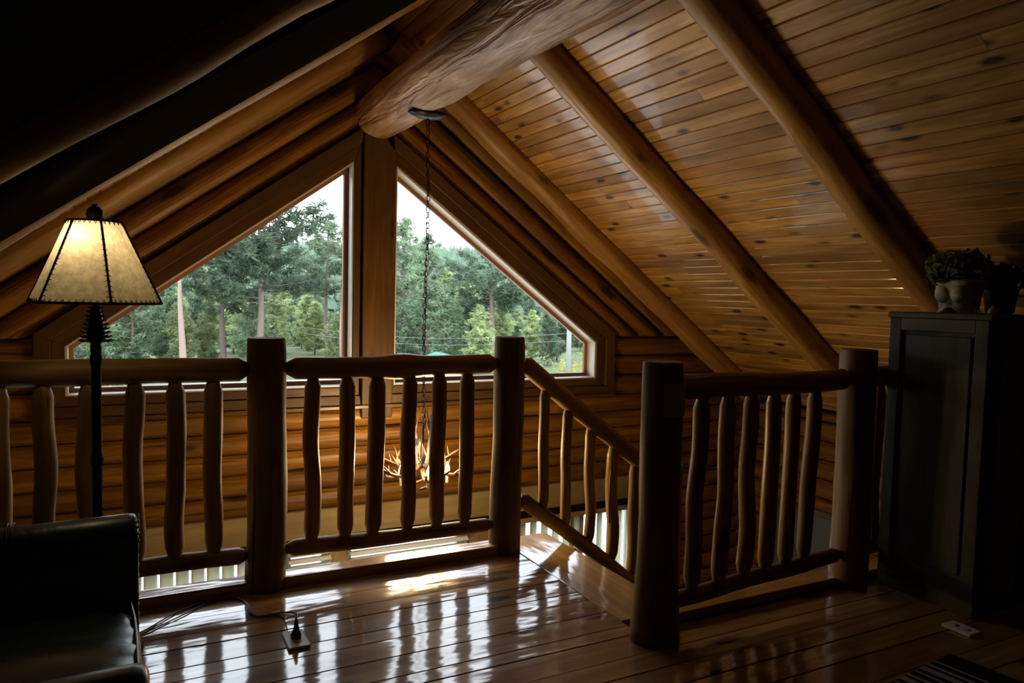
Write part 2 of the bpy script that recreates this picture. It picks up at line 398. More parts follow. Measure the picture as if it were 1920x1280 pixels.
# ---- sloping board ceilings
def ceiling(name, side, label):
    mb = MB(); D = DR if side > 0 else DL
    L = (XR-XM if side > 0 else XM-XL)/CN; w = .0832; s = 0.0
    # frame: origin at the apex line, s down the slope, n towards the room
    ox, oz = XM, zR(XM)
    dx, dz = side*CN, -SN; nx, nz = -side*SN, -CN
    def P(s, y, n): return (ox+dx*s+nx*n, y, oz+dz*s+nz*n)
    row = 0
    while s < L:
        y = YB-rnd.uniform(0, 2); e = min(s+w, L)
        while y < YW:
            ln = rnd.uniform(2.6, 5.5); a = max(y, YB); b = min(y+ln, YW+.1); y += ln
            if b-a < .05: continue
            off = [rnd.uniform(-60, 60) for _ in range(3)]; pid = rnd.random(); g = .0015
            prof = [(s+g, -.012), (s+g, -.004), (s+g+.005, 0), (e-g-.005, 0), (e-g, -.004), (e-g, -.012)]
            vs = []; gr = []
            for t in (a+.0008, b-.0008):
                for (q, n) in prof: vs.append(P(q, t, n)); gr.append((t+off[0], q+off[1], n+off[2]))
            n = 6; fs = [tuple(range(n)), tuple(range(n, 2*n))[::-1]] + [(i, i+n, (i+1) % n+n, (i+1) % n) for i in range(n)]
            if side < 0: fs = [f[::-1] for f in fs]
            mb.add(vs, fs, gr, pid)
        s = e; row += 1
    vs = [P(-.05, YB-.1, -.011), (P(L+.3, YB-.1, -.011)), P(L+.3, YW+.6, -.011), P(-.05, YW+.6, -.011), P(-.05, YB-.1, -.15), P(L+.3, YB-.1, -.15), P(L+.3, YW+.6, -.15), P(-.05, YW+.6, -.15)]
    mb.add(vs, [(0,1,2,3),(7,6,5,4),(0,4,5,1),(1,5,6,2),(2,6,7,3),(3,7,4,0)], None, .5, 1)
    tag(mb.build(name, [M['ceil'], M['dark']]), label, 'ceiling', kind='structure')
ceiling('ceiling', 1, 'knotty pine board ceiling slope on the right')
ceiling('ceiling_left', -1, 'shadowed board ceiling slope on the left')

# ---- gable wall
SB = .70; WX0, WX1 = -.305, 3.58; MLX, MRX = 1.472, 1.785; TS, TA = 1.01, 2.31      # glass openings
gw = MB()
halflogs(gw, 'x', YW, -1, lambda z: [(XL, XR)], -.18, .55, h=.146)
halflogs(gw, 'x', YW, -1, lambda z: [(XL, WX0-.165), (WX1+.175, XR)], .55, 1.06, h=.17)
SL = (TA-TS)/(MLX-WX0)
sd, cd = math.sin(math.atan(SL)), math.cos(math.atan(SL))
# slanting logs between window casing and ceiling, both sides of the ridge
def slant(mb, side, o0, o1, depth=.05):
    """o0..o1: height above the glass slope line, measured square to it"""
    ax, az = (MRX, TA) if side > 0 else (MLX, TA)
    dv = (side*cd, -sd); nv = (side*sd, cd); seg = 7; prof = [(o0, -.12)]
    for i in range(seg+1):
        u = i/seg; prof.append((o0+.004+(o1-o0-.008)*u, depth*math.sin(PI*u)**.55))
    prof.append((o1, -.12)); ends = []; off = [rnd.uniform(-60, 60) for _ in range(3)]
    for (q, dpt) in prof:
        bx, bz = ax+nv[0]*q, az+nv[1]*q
        t0 = (XM-bx)/dv[0]; t1 = (1.06-bz)/dv[1]; ends.append((bx, bz, t0, t1, q, dpt))
    vs = []; gr = []
    for k in range(7):
        for (bx, bz, t0, t1, q, dpt) in ends:
            t = t0+(t1-t0)*k/6; vs.append((bx+dv[0]*t, YW-dpt, bz+dv[1]*t)); gr.append((t+off[0], q+off[1], dpt+off[2]))
    n = len(prof); fs = []
    for k in range(6):
        for i in range(n):
            j = (i+1) % n; A = k*n+i; B = k*n+j; fs.append((A, B, B+n, A+n))
    fs += [tuple(range(n))[::-1], tuple(range(6*n, 7*n))]
    mb.add(vs, fs, gr, rnd.random())
for sdn in (-1, 1):
    for k in range(3): slant(gw, sdn, .16+k*.163, .16+(k+1)*.163, .05)
# solid backing (outside face), leaving the window openings
def bk(poly): gw.prism(poly, .14, 'y', YW+.06, mi=1)
bk([(XL, -.18), (XR, -.18), (XR, SB-.06), (XL, SB-.06)])
bk([(XL, SB-.06), (WX0-.03, SB-.06), (WX0-.03, TS+.05), (XL, TS+.05)]); bk([(WX1+.03, SB-.06), (XR, SB-.06), (XR, TS+.05), (WX1+.03, TS+.05)])
bk([(XL, TS+.05), (WX0-.03, TS+.05), (MLX-.02, TA+.06), (MLX-.02, 3.2), (XM-.01, 3.4), (XL, .6)])
bk([(XR, .6), (XM-.01, 3.4), (MRX+.02, 3.2), (MRX+.02, TA+.06), (WX1+.03, TS+.05), (XR, TS+.05)])
bk([(MLX-.02, SB-.06), (MRX+.02, SB-.06), (MRX+.02, 3.2), (XM, 3.4), (MLX-.02, 3.2)])
# lower storey: pale header band and piers between the lower windows
LW = [(-1.75, -.15), (-.05, .93), (1.02, 1.34), (1.46, 2.42), (2.86, 3.44), (3.52, 4.08)]       # lower openings
HZ = -.415; LZ = -2.35
xs = [XL]+[v for w in LW for v in w]+[4.2]
for a, b in zip(xs[0::2], xs[1::2]): gw.box((a, YW-.01, ZL), (b, YW+.2, HZ), 2, mi=2)
gw.box((XL, YW-.03, HZ+.04), (4.2, YW+.2, -.18), 0, mi=2); gw.box((XL, YW-.10, HZ+.005), (4.2, YW+.2, HZ+.04), 0, mi=3)
halflogs(gw, 'x', YW, -1, lambda z: [(4.2, XR)], ZL, -.18, h=.16)
gw.box((4.2, YW+.06, ZL), (XR, YW+.2, -.18), 0, mi=1)
gw.box((XL, YW-.01, ZL), (4.2, YW+.2, LZ), 0, mi=2)
tag(gw.build('wall_back', [M['wall'], M['underlay'], M['beige'], M['dark']]), 'gable wall of varnished logs around the two windows', 'wall', kind='structure')

# ---- side walls, wall behind the camera, lower floor
def sidewall(name, x, nrm, label):
    mb = MB(); zt = (zR(XR) if x > 0 else zL(XL))-.02
    halflogs(mb, 'y', x, nrm, lambda z: [(YB, YW)], ZL, zt, h=.165)
    lo, hi = sorted((x-nrm*.09, x-nrm*.25)); mb.box((lo, YB-.3, ZL-.2), (hi, YW+.3, zt+.1), 1, mi=1)
    tag(mb.build(name, [M['wall'], M['underlay']]), label, 'wall', kind='structure')
sidewall('wall_right', XR, -1, 'log knee wall on the right beyond the stairs')
sidewall('wall_left', XL, 1, 'log knee wall on the left under the eaves')
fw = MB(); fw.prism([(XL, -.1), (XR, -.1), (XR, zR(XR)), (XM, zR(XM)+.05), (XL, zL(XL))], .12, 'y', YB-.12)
tag(fw.build('wall_front', M['shadow_black']), 'dark wall behind the viewer', 'wall', kind='structure')  # near-black colour keeps bounce light in the loft low
lf = MB(); lf.box((XL, 0.4, ZL-.1), (XR, YW+.2, ZL), 1)
tag(lf.build('floor_lower', M['floor']), 'wooden floor of the room below', 'floor', kind='structure')
lb = MB(); lb.box((XL, .3, ZL), (XR, .4, -.2), 0)
tag(lb.build('wall_lower_back', M['wall']), 'wall of the room below under the loft', 'wall', kind='structure')

# ---- the two big windows: casing, jamb, sash and glass
def windowset(n, side, label):
    root = empty('window_%d' % n, (0, YW, 0), label, 'window', kind='structure')
    if side < 0: P = [(WX0, SB), (MLX, SB), (MLX, TA), (WX0, TS)]
    else: P = [(MRX, SB), (WX1, SB), (WX1, TS), (MRX, TA)]
    C = (sum(p[0] for p in P)/4, sum(p[1] for p in P)/4)
    def inset(P, ds):          # move every edge outward by its own distance
        n_ = len(P); lines = []
        for i in range(n_):
            a = Vector(P[i]); b = Vector(P[(i+1) % n_]); d = (b-a).normalized(); nn = Vector((d.y, -d.x)); lines.append((a+nn*ds[i], d))
        out = []
        for i in range(n_):
            (a, d), (b, e) = lines[i-1], lines[i]; den = d.x*e.y-d.y*e.x; t = ((b-a).x*e.y-(b-a).y*e.x)/den; out.append(tuple(a+d*t))
        return out
    def ring(mb, A, B, y0, y1, mi=0, edges=None):
        n_ = len(A)
        for i in (edges or range(n_)):
            j = (i+1) % n_; poly = [A[i], A[j], B[j], B[i]]; g = Vector((A[j][0]-A[i][0], 0, A[j][1]-A[i][1]))
            mb.prism(poly, y1-y0, 'y', y0, gdir=g, mi=mi)
    # casing: stepped, inner band proud; on the mullion side only a narrow band
    if side < 0: d1 = [.06, .05, .075, .075]; d2 = [.13, .06, .16, .165]; mull = 1
    else: d1 = [.06, .085, .075, .02]; d2 = [.13, .175, .16, .03]; mull = 3
    cs = MB(); A1 = inset(P, d1); A2 = inset(P, d2)
    ring(cs, P, A1, YW-.045, YW+.12); ring(cs, A1, A2, YW-.066, YW-.02, edges=[i for i in range(4) if i != mull])
    cs.build('casing', M['trim'], root, loc=(0, YW, 0), bevel=.004)
    i1 = inset(P, [-.012]*4); i2 = inset(P, [-.04]*4)
    jb = MB(); ring(jb, i1, P, YW-.03, YW+.11); jb.build('jamb', M['vinyl'], root, loc=(0, YW, 0))
    sa = MB(); ring(sa, i2, i1, YW+.085, YW+.115); sa.build('sash', M['sash'], root, loc=(0, YW, 0))
    gl = MB(); gl.prism(inset(P, [-.03]*4), .006, 'y', YW+.098); gl.build('glass', M['glass'], root, loc=(0, YW, 0))
    return root
windowset(1, -1, 'left half of the gable window with sloping top')
windowset(2, 1, 'right half of the gable window with sloping top')
ml = MB(); ml.prism([(1.535, .47), (MRX-.018, .47), (MRX-.018, 2.40), (XM+.02, 2.56), (1.535, 2.50)], .09, 'y', YW-.075, gdir=(0, 0, 1))
tag(ml.build('trim_4', M['trim'], bevel=.01), 'upright mullion board between the two gable windows', 'window trim', kind='structure')
# stool and apron under the windows
st = MB(); st.box((WX0-.165, YW-.09, .545), (WX1+.175, YW-.02, .572), 0)
tag(st.build('trim_5', M['trim'], bevel=.005), 'thin wooden stool board under the gable windows', 'window trim', kind='structure')

# ---- lower windows with glass; blinds hang in front of them
def blinds_v(x0, x1, z0, z1, y, label, n):
    root = empty('vertical_blind', (x0, y, z1), label, 'blind')
    h = MB(); h.box((x0, y-.03, z1-.04), (x1, y+.03, z1), 0); h.build('headrail', M['beige'], root, loc=(x0, y, z1))
    sl = MB(); w = (x1-x0)/n
    for i in range(n):
        cx = x0+w*(i+.5); a = math.radians(28+rnd.uniform(-3, 3)); hx, hy = w*.50*math.cos(a), w*.50*math.sin(a)
        vs = []
        for k in range(5):
            u = -1+k*.5; bow = .006*(1-u*u)
            for zz in (z0, z1-.045): vs.append((cx+hx*u-bow*math.sin(a), y+hy*u+bow*math.cos(a)-.0, zz))
        sl.add(vs, [(2*k, 2*k+2, 2*k+3, 2*k+1) for k in range(4)], None, .5, 0, True)
    o = sl.build('slats', M['blind'], root, loc=(x0, y, z1)); sm = o.modifiers.new('t', 'SOLIDIFY'); sm.thickness = .0015
    return root
def blinds_h(x0, x1, z0, z1, y, label):
    root = empty('window_blind', (x0, y, z1), label, 'blind')
    sl = MB(); z = z1-.06; h = MB(); h.box((x0, y-.03, z1-.05), (x1, y+.03, z1), 0); h.build('headrail', M['vinyl'], root, loc=(x0, y, z1))
    while z > z0:
        sl.add([(x0+.01, y-.022, z-.010), (x1-.01, y-.022, z-.010), (x1-.01, y+.022, z+.014), (x0+.01, y+.022, z+.014)], [(0, 1, 2, 3)]); z -= .05
    o = sl.build('slats', M['vinyl'], root, loc=(x0, y, z1)); sm = o.modifiers.new('t', 'SOLIDIFY'); sm.thickness = .002
    return root
vl = ['bright vertical blind far left below the loft', 'bright vertical blind seen below the left loft railing', None, None, 'vertical blind seen below the sloping stair rail', 'vertical blind in the corner beyond the stairs']
hl = ['narrow white slatted blind low between the vertical blinds, left one', 'wide white slatted blind low behind the middle railing section']
for i, (a, b) in enumerate(LW):
    r = empty('window_%d' % (i+3), (a, YW, LZ), 'lower window %s' % ('with vertical blind' if i in (0, 1, 4, 5) else 'with slatted blind'), 'window', kind='structure')
    f = MB()
    for (p, q) in (((a, LZ), (a+.05, HZ)), ((b-.05, LZ), (b, HZ)), ((a, HZ-.05), (b, HZ)), ((a, LZ), (b, LZ+.05))):
        f.box((p[0], YW+.07, p[1]), (q[0], YW+.12, q[1]), 0)
    f.build('frame', M['vinyl'], r, loc=(a, YW, LZ))
    g = MB(); g.box((a+.04, YW+.09, LZ+.04), (b-.04, YW+.096, HZ-.04)); g.build('glass', M['glass'], r, loc=(a, YW, LZ))
    if vl[i]: blinds_v(a-.03, b+.03, LZ+.02, HZ+.0, YW-.07, vl[i], max(5, int((b-a)/.089)))
    else: blinds_h(a+.0, b-.0, LZ+.3, HZ-.0, YW-.05, hl[i-2])

# ================================================================== ROOF LOGS
def roofpt(side, s, y, n):        # s down the slope from the apex, n towards the room from the boards
    return Vector((XM+side*CN*s-side*SN*n, y, zR(XM)-SN*s-CN*n))
LS = (XR-XM)/CN-.12
rg = MB(); logmesh(rg, (XM, YW+.02, 2.652), (XM+.0, YB, 2.665), .166, .235, seg=40, wob=.06, step=.07, seed=3, wfreq=2.2, chamf=(.07, 0), tip=.8)
tag(rg.build('ridge_beam', M['ridge'], loc=(XM, YW, 2.65)), 'massive peeled ridge log running to the top of the gable window', 'beam')
RY = [5.08, 3.80, 2.58, 1.34]
rl = ['right rafter log nearest the gable window', 'second rafter log from the window on the right slope', 'third rafter log on the right, ending behind the cabinet',
      'rafter log on the right overhead near the viewer', 'rafter log on the right above the viewer', 'rearmost rafter log on the right']
ll = ['left rafter log nearest the gable window with bright lower rim', 'second rafter log from the window on the dark left slope', 'third rafter log at the upper left in deep shadow',
      'rafter log on the left overhead near the viewer', 'rafter log on the left above the viewer', 'rearmost rafter log on the left']
for i, y in enumerate(RY):
    if i == 0: pass
    o = logobj('rafter', roofpt(1, .10, y, .04), roofpt(1, LS, y, .04), .098, .104, 'rafter', seg=24, wob=.055, seed=i+11, step=.1, crook=.012, wfreq=2.4)
    tag(o, rl[i], 'rafter', 'rafters of the right roof slope')
    if i > 2: continue
    nn = (.022, .018, -.01, .03, .03, .03)[i]
    o = logobj('rafter', roofpt(-1, .10, y, nn), roofpt(-1, LS, y, nn), .098, .102, 'rafter', seg=24, wob=.055, seed=i+31, step=.1, crook=.01, wfreq=2.4)
    tag(o, ll[i], 'rafter', 'rafters of the left roof slope')

sf = MB()  # added panels, black in place of the shadow on the left slope
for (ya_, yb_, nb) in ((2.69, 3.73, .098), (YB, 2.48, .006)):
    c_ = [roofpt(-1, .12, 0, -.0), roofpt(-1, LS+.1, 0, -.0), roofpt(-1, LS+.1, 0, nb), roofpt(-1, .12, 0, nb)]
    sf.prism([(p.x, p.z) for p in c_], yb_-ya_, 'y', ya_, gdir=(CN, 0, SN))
tag(sf.build('trim_6', M['shadow_black']), 'added near-black panels standing in for shadow under the left slope', 'shadow panel', kind='structure')

# ================================================================== RAILINGS
PH = 1.165
def post(x, y, r, z0, z1, label, seed, flare=.06, crook=.008):
    mb = MB(); L = z1-z0
    def rf(t, L_): 
        k = t/L_; return 1+flare*max(0, 1-k*3.2)**1.5-.03*max(0, (k-.97)/.03)
    logmesh(mb, (x, y, z0), (x, y, z1), r, r*.98, seg=36, wob=.035, seed=seed, step=.05, rfun=rf, crook=crook, cfreq=1.2, pid=.45, chamf=(0, .006), tip=.955)
    return tag(mb.build('newel_post', M['post'], loc=(x, y, z0)), label, 'railing post')
P1 = post(.588, 3.545, .088, -.02, PH, 'thick log post beside the floor lamp on the loft edge', 1)
P2 = post(1.842, 3.545, .084, -.02, PH, 'log post at the head of the stairs where the sloping rail starts', 2, .05)
P3 = post(1.925, 2.36, .083, -.0, PH-.03, 'dark foreground log post with a square plate near its top', 3, .25)
P4 = post(3.18, 2.43, .088, -.02, PH, 'log post beside the tall cabinet', 4, .02)
P5 = post(2.98, 3.55, .075, -1.6, .38, 'lower stair log post glimpsed behind the foreground railing', 5, 0)
pn = MB(); 
for k in range(9): pass
# square plate let into the foreground post, facing the loft
vs = []; n = 6; pr_ = .087; a0, a1 = math.radians(-126), math.radians(-52)
for k in range(n+1):
    a = a0+(a1-a0)*k/n
    for (rr) in (pr_, pr_+.004):
        for zz in (.925, 1.055): vs.append((1.925+rr*math.cos(a), 2.36+rr*math.sin(a), zz))
fs = []
for k in range(n):
    a = 4*k; fs += [(a+2, a+6, a+7, a+3), (a, a+1, a+5, a+4), (a+1, a+3, a+7, a+5), (a, a+4, a+6, a+2)]
fs += [(0, 2, 3, 1), (4*n, 4*n+1, 4*n+3, 4*n+2)]
pn.add(vs, fs); pl_ = pn.build('plate', simple('olive square plate', (.42, .46, .20), .6), P3, loc=(1.925, 2.36, 1.0)); pl_['label'] = 'flat olive square plate'

def railing(name, y, xa, xb, ztop, zbot, bxs, label, rt=.048, rb=.040, seed=0, cham=(.05, .05), hump=None, slope=0, br=.040, leanseed=0, group=None, yb=None):
    root = empty(name, (xa, y, 0), label, 'railing')
    yb = y if yb is None else yb
    ya = lambda x: y+(yb-y)*(x-xa)/(xb-xa)
    dz = slope*(xb-xa)
    def rf(t, L):
        q = 1.0
        if hump: q += hump[1]*math.exp(-((t-hump[0])/.09)**2)
        return q
    t_ = MB(); logmesh(t_, (xa, y, ztop), (xb, yb, ztop+dz), rt, rt*.97, seg=24, wob=.05, chamf=cham, tip=.5, seed=seed, crook=.006, step=.05, rfun=rf)
    t_.build('top_rail', M['rail'], root, loc=(xa, y, ztop))
    t_ = MB(); logmesh(t_, (xa, y, zbot[0]), (xb, yb, zbot[1]), rb, rb*.97, seg=24, wob=.07, chamf=cham, tip=.5, seed=seed+9, crook=.008, step=.05)
    t_.build('bottom_rail', M['rail'], root, loc=(xa, y, zbot[0]))
    for i, bx in enumerate(bxs):
        if isinstance(bx, tuple): x_t, x_b, r = bx
        else: x_t, x_b, r = bx, bx, br
        k = (bx[0] if isinstance(bx, tuple) else bx)
        zt = ztop+slope*(x_t-xa)-rt*.72; zb = zbot[0]+(zbot[1]-zbot[0])*(x_b-xa)/(xb-xa)+rb*.55
        m_ = MB(); logmesh(m_, (x_b, ya(x_b), zb), (x_t, ya(x_t), zt), r, r*.97, seg=20, wob=.06, chamf=(.055, .055), tip=.58, crook=.011, seed=seed*7+i*1.7+leanseed, step=.045, cfreq=3.0)
        m_.build('baluster', M['rail'], root, loc=(x_b, ya(x_b), zb))
    return root
k2 = 3.545/3.46
railing('railing', 3.545, -2.0, .51, 1.022, (.165, .165), [-1.80, -1.62, -1.44, -1.27, -1.09, -.92, -.75, -.59, -.435, -.285, -.125, .046, .205, .362],
        'log railing section behind the armchair and floor lamp', seed=1, rt=.056, br=.041, cham=(.05, .04))
railing('railing', 3.545, .672, 1.765, 1.022, (.168, .155), [.800, .962, (1.115, 1.10, .043), 1.282, 1.442, 1.600],
        'middle log railing section between two posts in front of the chandelier', seed=2, rt=.052, rb=.038, hump=(.56, .28), br=.039, cham=(.05, .04))
sr = railing('stair_railing', 3.545, 1.925, 2.99, 1.03, (.285, .285-.757*1.065), [(2.070, 2.075, .030), (2.222, 2.228, .030), (2.378, 2.388, .032), (2.540, 2.550, .036), (2.70, 2.70, .034), (2.85, 2.85, .034)],
        'sloping log railing going down the stairs to the right', seed=3, rt=.050, rb=.042, slope=-.757, cham=(.03, .04))
fk = MB(); fk.tube([(2.512, 3.52, .08), (2.508, 3.52, .2), (2.51, 3.52, .33), (2.528, 3.53, .46)], [.004, .006, .006, .004], 8)
o = fk.build('splinter', M['rail'], sr, loc=(2.512, 3.52, .1)); o['label'] = 'thin split strand standing off a baluster'
railing('railing', 2.36, 1.985, 3.10, 1.025, (.140, .165), [(2.145, 2.125, .036), (2.292, 2.277, .036), (2.437, 2.432, .036), (2.586, 2.566, .036), (2.718, 2.700, .035), (2.862, 2.832, .035)],
        'log railing section between the foreground post and the cabinet', seed=4, rt=.052, rb=.036, yb=2.42)
railing('railing', 2.43, 3.262, 3.98, 1.03, (.165, .165), [3.345, 3.52, 3.69, 3.86],
        'short railing end showing between the log post and the cabinet', seed=5, rt=.050, rb=.036, br=.036)

# ---- staircase going down to the right
stc = empty('staircase', (2.2, 3.0, -.2), 'pale wooden stairs going down behind the foreground railing', 'staircase')
for k in range(11):
    x0 = 2.20+k*.262; z = -.205*(k+1)
    t_ = MB(); t_.box((x0-.02, 2.58, z-.04), (x0+.27, 3.50, z), 1); t_.build('tread', M['tread'], stc, loc=(x0, 3, z), bevel=.006)
for yy in (2.55, 3.47):
    t_ = MB(); t_.prism([(2.17, -.06), (2.17, -.42), (2.6, -.66), (5.05, -2.58), (5.12, -2.40), (2.25, -.02)], .05, 'y', yy, gdir=(.78, 0, -.6)); t_.build('stringer', M['tread'], stc, loc=(2.2, yy, -.3))
# framed pale picture low on the right wall
pf = empty('picture_frame', (XR-.06, 4.5, -.6), 'dim blue-grey framed picture on the wall beyond the stairs', 'picture')
t_ = MB(); t_.box((XR-.075, 4.10, -1.30), (XR-.048, 4.98, -.38), 1); t_.build('frame', M['trim'], pf, loc=(XR-.06, 4.5, -.6))
t_ = MB(); t_.box((XR-.079, 4.15, -1.25), (XR-.074, 4.93, -.43), 1); t_.build('print', simple('blue-grey print', (.10, .135, .145), .4), pf, loc=(XR-.06, 4.5, -.6))

# ================================================================== CHANDELIER
CX, CY = 1.672, 4.36
ch = empty('antler_chandelier', (CX, CY, 2.49), 'antler chandelier with lit bulbs hanging on a long chain from the ridge log', 'chandelier')
t_ = MB(); t_.lathe([(.0, 0), (.055, .002), (.085, .020), (.10, .03), (.09, .034), (.05, .03), (.02, .012), (.0, .01)], (CX, CY, 2.452), 26, lobes=lambda a, z: .32*math.cos(2*a))
t_.build('canopy', M['iron'], ch, loc=(CX, CY, 2.47))
t_ = MB(); z = 2.45; k = 0
while z > .56:
    pts = []; L, w = .040, .0115
    sw = .006*math.sin(z*4.2)
    for q in range(13):
        a = 2*PI*q/12; px, pz = w*math.cos(a), L/2*math.sin(a)
        an = PI/2*(k % 2)+.35*math.sin(k*.7); pts.append((CX+sw+px*math.cos(an), CY+px*math.sin(an), z-L/2+pz))
    t_.tube(pts, .0026, 5, cap=False); z -= L-.007; k += 1
t_.tube([(CX+.004*math.sin(q*.9), CY+.004*math.cos(q*1.1), 2.45-q*.05) for q in range(39)], .0022, 5)
t_.build('chain', M['iron'], ch, loc=(CX, CY, 1.5))
bone, tt, pp = newmat('antler'); pp.inputs['Roughness'].default_value = .42
tcn = N(tt, 'ShaderNodeTexCoord'); c = mixrgb(tt, ramp(tt, noise_(tt, tcn.outputs['Object'], 14, 4), [(.35, 0.), (.65, 1.)]), (.035, .015, .006), (.13, .06, .022)); tt.links.new(c, pp.inputs['Base Color'])
bone2 = simple('grey upright antler', (.022, .02, .019), .45)
def antler(mb, base, ang, out, rise, r=.011, mi=0, tines=4, seed=0, curl=.5):
    R_ = random.Random(seed); pts = []; rad = []
    for q in range(11):
        u = q/10; a = ang+curl*u*u; rr = out*(u**.8); pts.append(Vector((base[0]+rr*math.cos(a), base[1]+rr*math.sin(a), base[2]-.05*math.sin(PI*u)*(1 if rise > 0 else 0)+rise*u**1.7))); rad.append(r*(1-.75*u)+.0015)
    mb.tube(pts, rad, 8, mi)
    for k in range(tines):
        i = 3+int(k*7/tines); p = pts[i]; d = (pts[i]-pts[i-1]).normalized(); s = Vector((R_.uniform(-.6, .6), R_.uniform(-.6, .6), 1)).normalized()
        ln = (.05+.03*R_.random())*(1.6 if rise > .2 else 1); tp = [p+d*(ln*.45*u)+s*(ln*u) for u in (0, .25, .5, .75, 1)]; mb.tube(tp, [rad[i]*.85, rad[i]*.8, rad[i]*.6, rad[i]*.4, .001], 6, mi)
for k in range(9):
    a = k*2*PI/9+.2; t_ = MB(); antler(t_, (CX+.05*math.cos(a), CY+.05*math.sin(a), .29+.02*(k % 2)), a, .24+.03*(k % 3), .035+.03*(k % 2), .014, seed=k, curl=.7*(-1)**k)
    t_.build('antler', bone, ch, loc=(CX, CY, .3))
for k in range(6):
    a = k*PI/3+.5; t_ = MB(); antler(t_, (CX+.03*math.cos(a), CY+.03*math.sin(a), .32), a, .07+.02*(k % 2), .30+.03*(k % 3), .011, seed=20+k, tines=5, curl=.3)
    o = t_.build('antler', bone2, ch, loc=(CX, CY, .4)); o['label'] = 'dark upright antler'
for k in range(3):
    a = k*2*PI/3; t_ = MB(); t_.tube([(CX+.13*math.cos(a+q*.22), CY+.13*math.sin(a+q*.22), .185+.02*math.sin(q*.6)) for q in range(10)], [.006, .009, .011, .012, .012, .011, .010, .008, .006, .003], 8); t_.build('antler', bone, ch, loc=(CX, CY, .2))
t_ = MB(); t_.tube([(CX, CY, .58), (CX, CY, .26)], .006, 10); t_.build('stem', M['iron'], ch, loc=(CX, CY, .4))
bm, tt, pp = newmat('warm bulb glass'); pp.inputs['Emission Color'].default_value = (1, .62, .26, 1); pp.inputs['Emission Strength'].default_value = 5; pp.inputs['Base Color'].default_value = (1, .8, .5, 1)
for k in range(5):
    a = -.45+k*2*PI/5; bx, by = CX+.155*math.cos(a), CY+.155*math.sin(a)
    t_ = MB(); t_.lathe([(.009, 0), (.011, .004), (.011, .05), (.013, .055), (.013, .06)], (bx, by, .20), 12); cn = t_.build('candle_cup', M['ivory'], ch, loc=(bx, by, .2))
    t_ = MB(); t_.lathe([(.006, 0), (.013, .008), (.017, .022), (.014, .042), (.007, .062), (.001, .075)], (bx, by, .26), 12); b = t_.build('bulb', bm, cn, loc=(bx, by, .26)); b.visible_shadow = True
    l = bpy.data.lights.new('chandelier_light', 'POINT'); l.energy = 12.5; l.specular_factor = .02; l.color = (1, .68, .34); l.shadow_soft_size = .085
    lo = bpy.data.objects.new('chandelier_light', l); COL.objects.link(lo); lo.parent = ch; lo.location = (bx-CX, by-CY, .355-2.49)

# ================================================================== FLOOR LAMP
LX, LY = -.082, 3.10
lamp = empty('floor_lamp', (LX, LY, 0), 'lit floor lamp with stitched parchment shade and pine cone pole behind the armchair', 'floor lamp')
t_ = MB(); t_.lathe([(.0, 0), (.145, 0), (.15, .012), (.13, .028), (.06, .045), (.03, .07), (.02, .09)], (LX, LY, 0), 30); t_.build('base', M['iron'], lamp, loc=(LX, LY, 0))
prof = [(.017, .08), (.017, .72), (.022, .735), (.023, .75), (.018, .765), (.0165, .775), (.0165, 1.09), (.020, 1.10), (.021, 1.12), (.018, 1.135), (.019, 1.16), (.012, 1.2)]
t_ = MB(); t_.lathe([(r*(1.0), z) for r, z in prof], (LX, LY, 0), 20); t_.build('pole', M['iron'], lamp, loc=(LX, LY, 0))
def cone(mb, c, h, rmax, rows, per, up=1):
    """a pine cone: a core with rings of scales"""
    cx, cy, cz = c; mb.lathe([(rmax*.35, 0), (rmax*.55, h*.15), (rmax*.45, h*.5), (rmax*.25, h*.85), (.003, h)], c, 12)
    for i in range(rows):
        u = i/(rows-1); z = cz+h*(.03+.9*u); r = rmax*(1-.62*u**1.1)
        for k in range(per):
            a = 2*PI*(k+.5*(i % 2))/per; ca, sa = math.cos(a), math.sin(a); w = 2*PI*r/per*.46; th = h/rows*.30
            ri = r*.35
            vs = []
            for (rr, ww, zz) in ((ri, w*.5, 0), (r*.82, w, .0), (r, w*.35, h/rows*.35)):
                for s_ in (-1, 1):
                    for t in (0, th): vs.append((cx+rr*ca-s_*ww*sa, cy+rr*sa+s_*ww*ca, z+zz+t))
            fs = []
            for q in (0, 4): fs += [(q, q+2, q+6, q+4), (q+1, q+5, q+7, q+3), (q, q+4, q+5, q+1), (q+2, q+3, q+7, q+6)]
            fs += [(8, 10, 11, 9), (0, 1, 3, 2)]; mb.add(vs, fs)
t_ = MB(); cone(t_, (LX, LY, 1.175), .15, .056, 10, 12); t_.build('pine_cone', M['iron'], lamp, loc=(LX, LY, 1.2))
t_ = MB(); cone(t_, (LX, LY, 1.612), .062, .033, 8, 9); t_.ball((LX, LY, 1.640), .029, 12); t_.tube([(LX, LY, 1.55), (LX, LY, 1.62)], .004, 8); t_.build('finial', M['iron'], lamp, loc=(LX, LY, 1.62))
ZB, ZT, RB, RT_ = 1.322, 1.612, .222, .088
vw = math.atan2(LY, LX)+PI           # direction from lamp towards the viewer
va = [vw+math.radians(12+60*k) for k in range(6)]
def shp(a, z, k=0): 
    u = (z-ZB)/(ZT-ZB); r = RB+(RT_-RB)*u+k; return (LX+r*math.cos(a), LY+r*math.sin(a), z)
sh = empty('lamp_shade', (LX, LY, ZB)); sh.parent = lamp; sh.location = (0, 0, ZB)
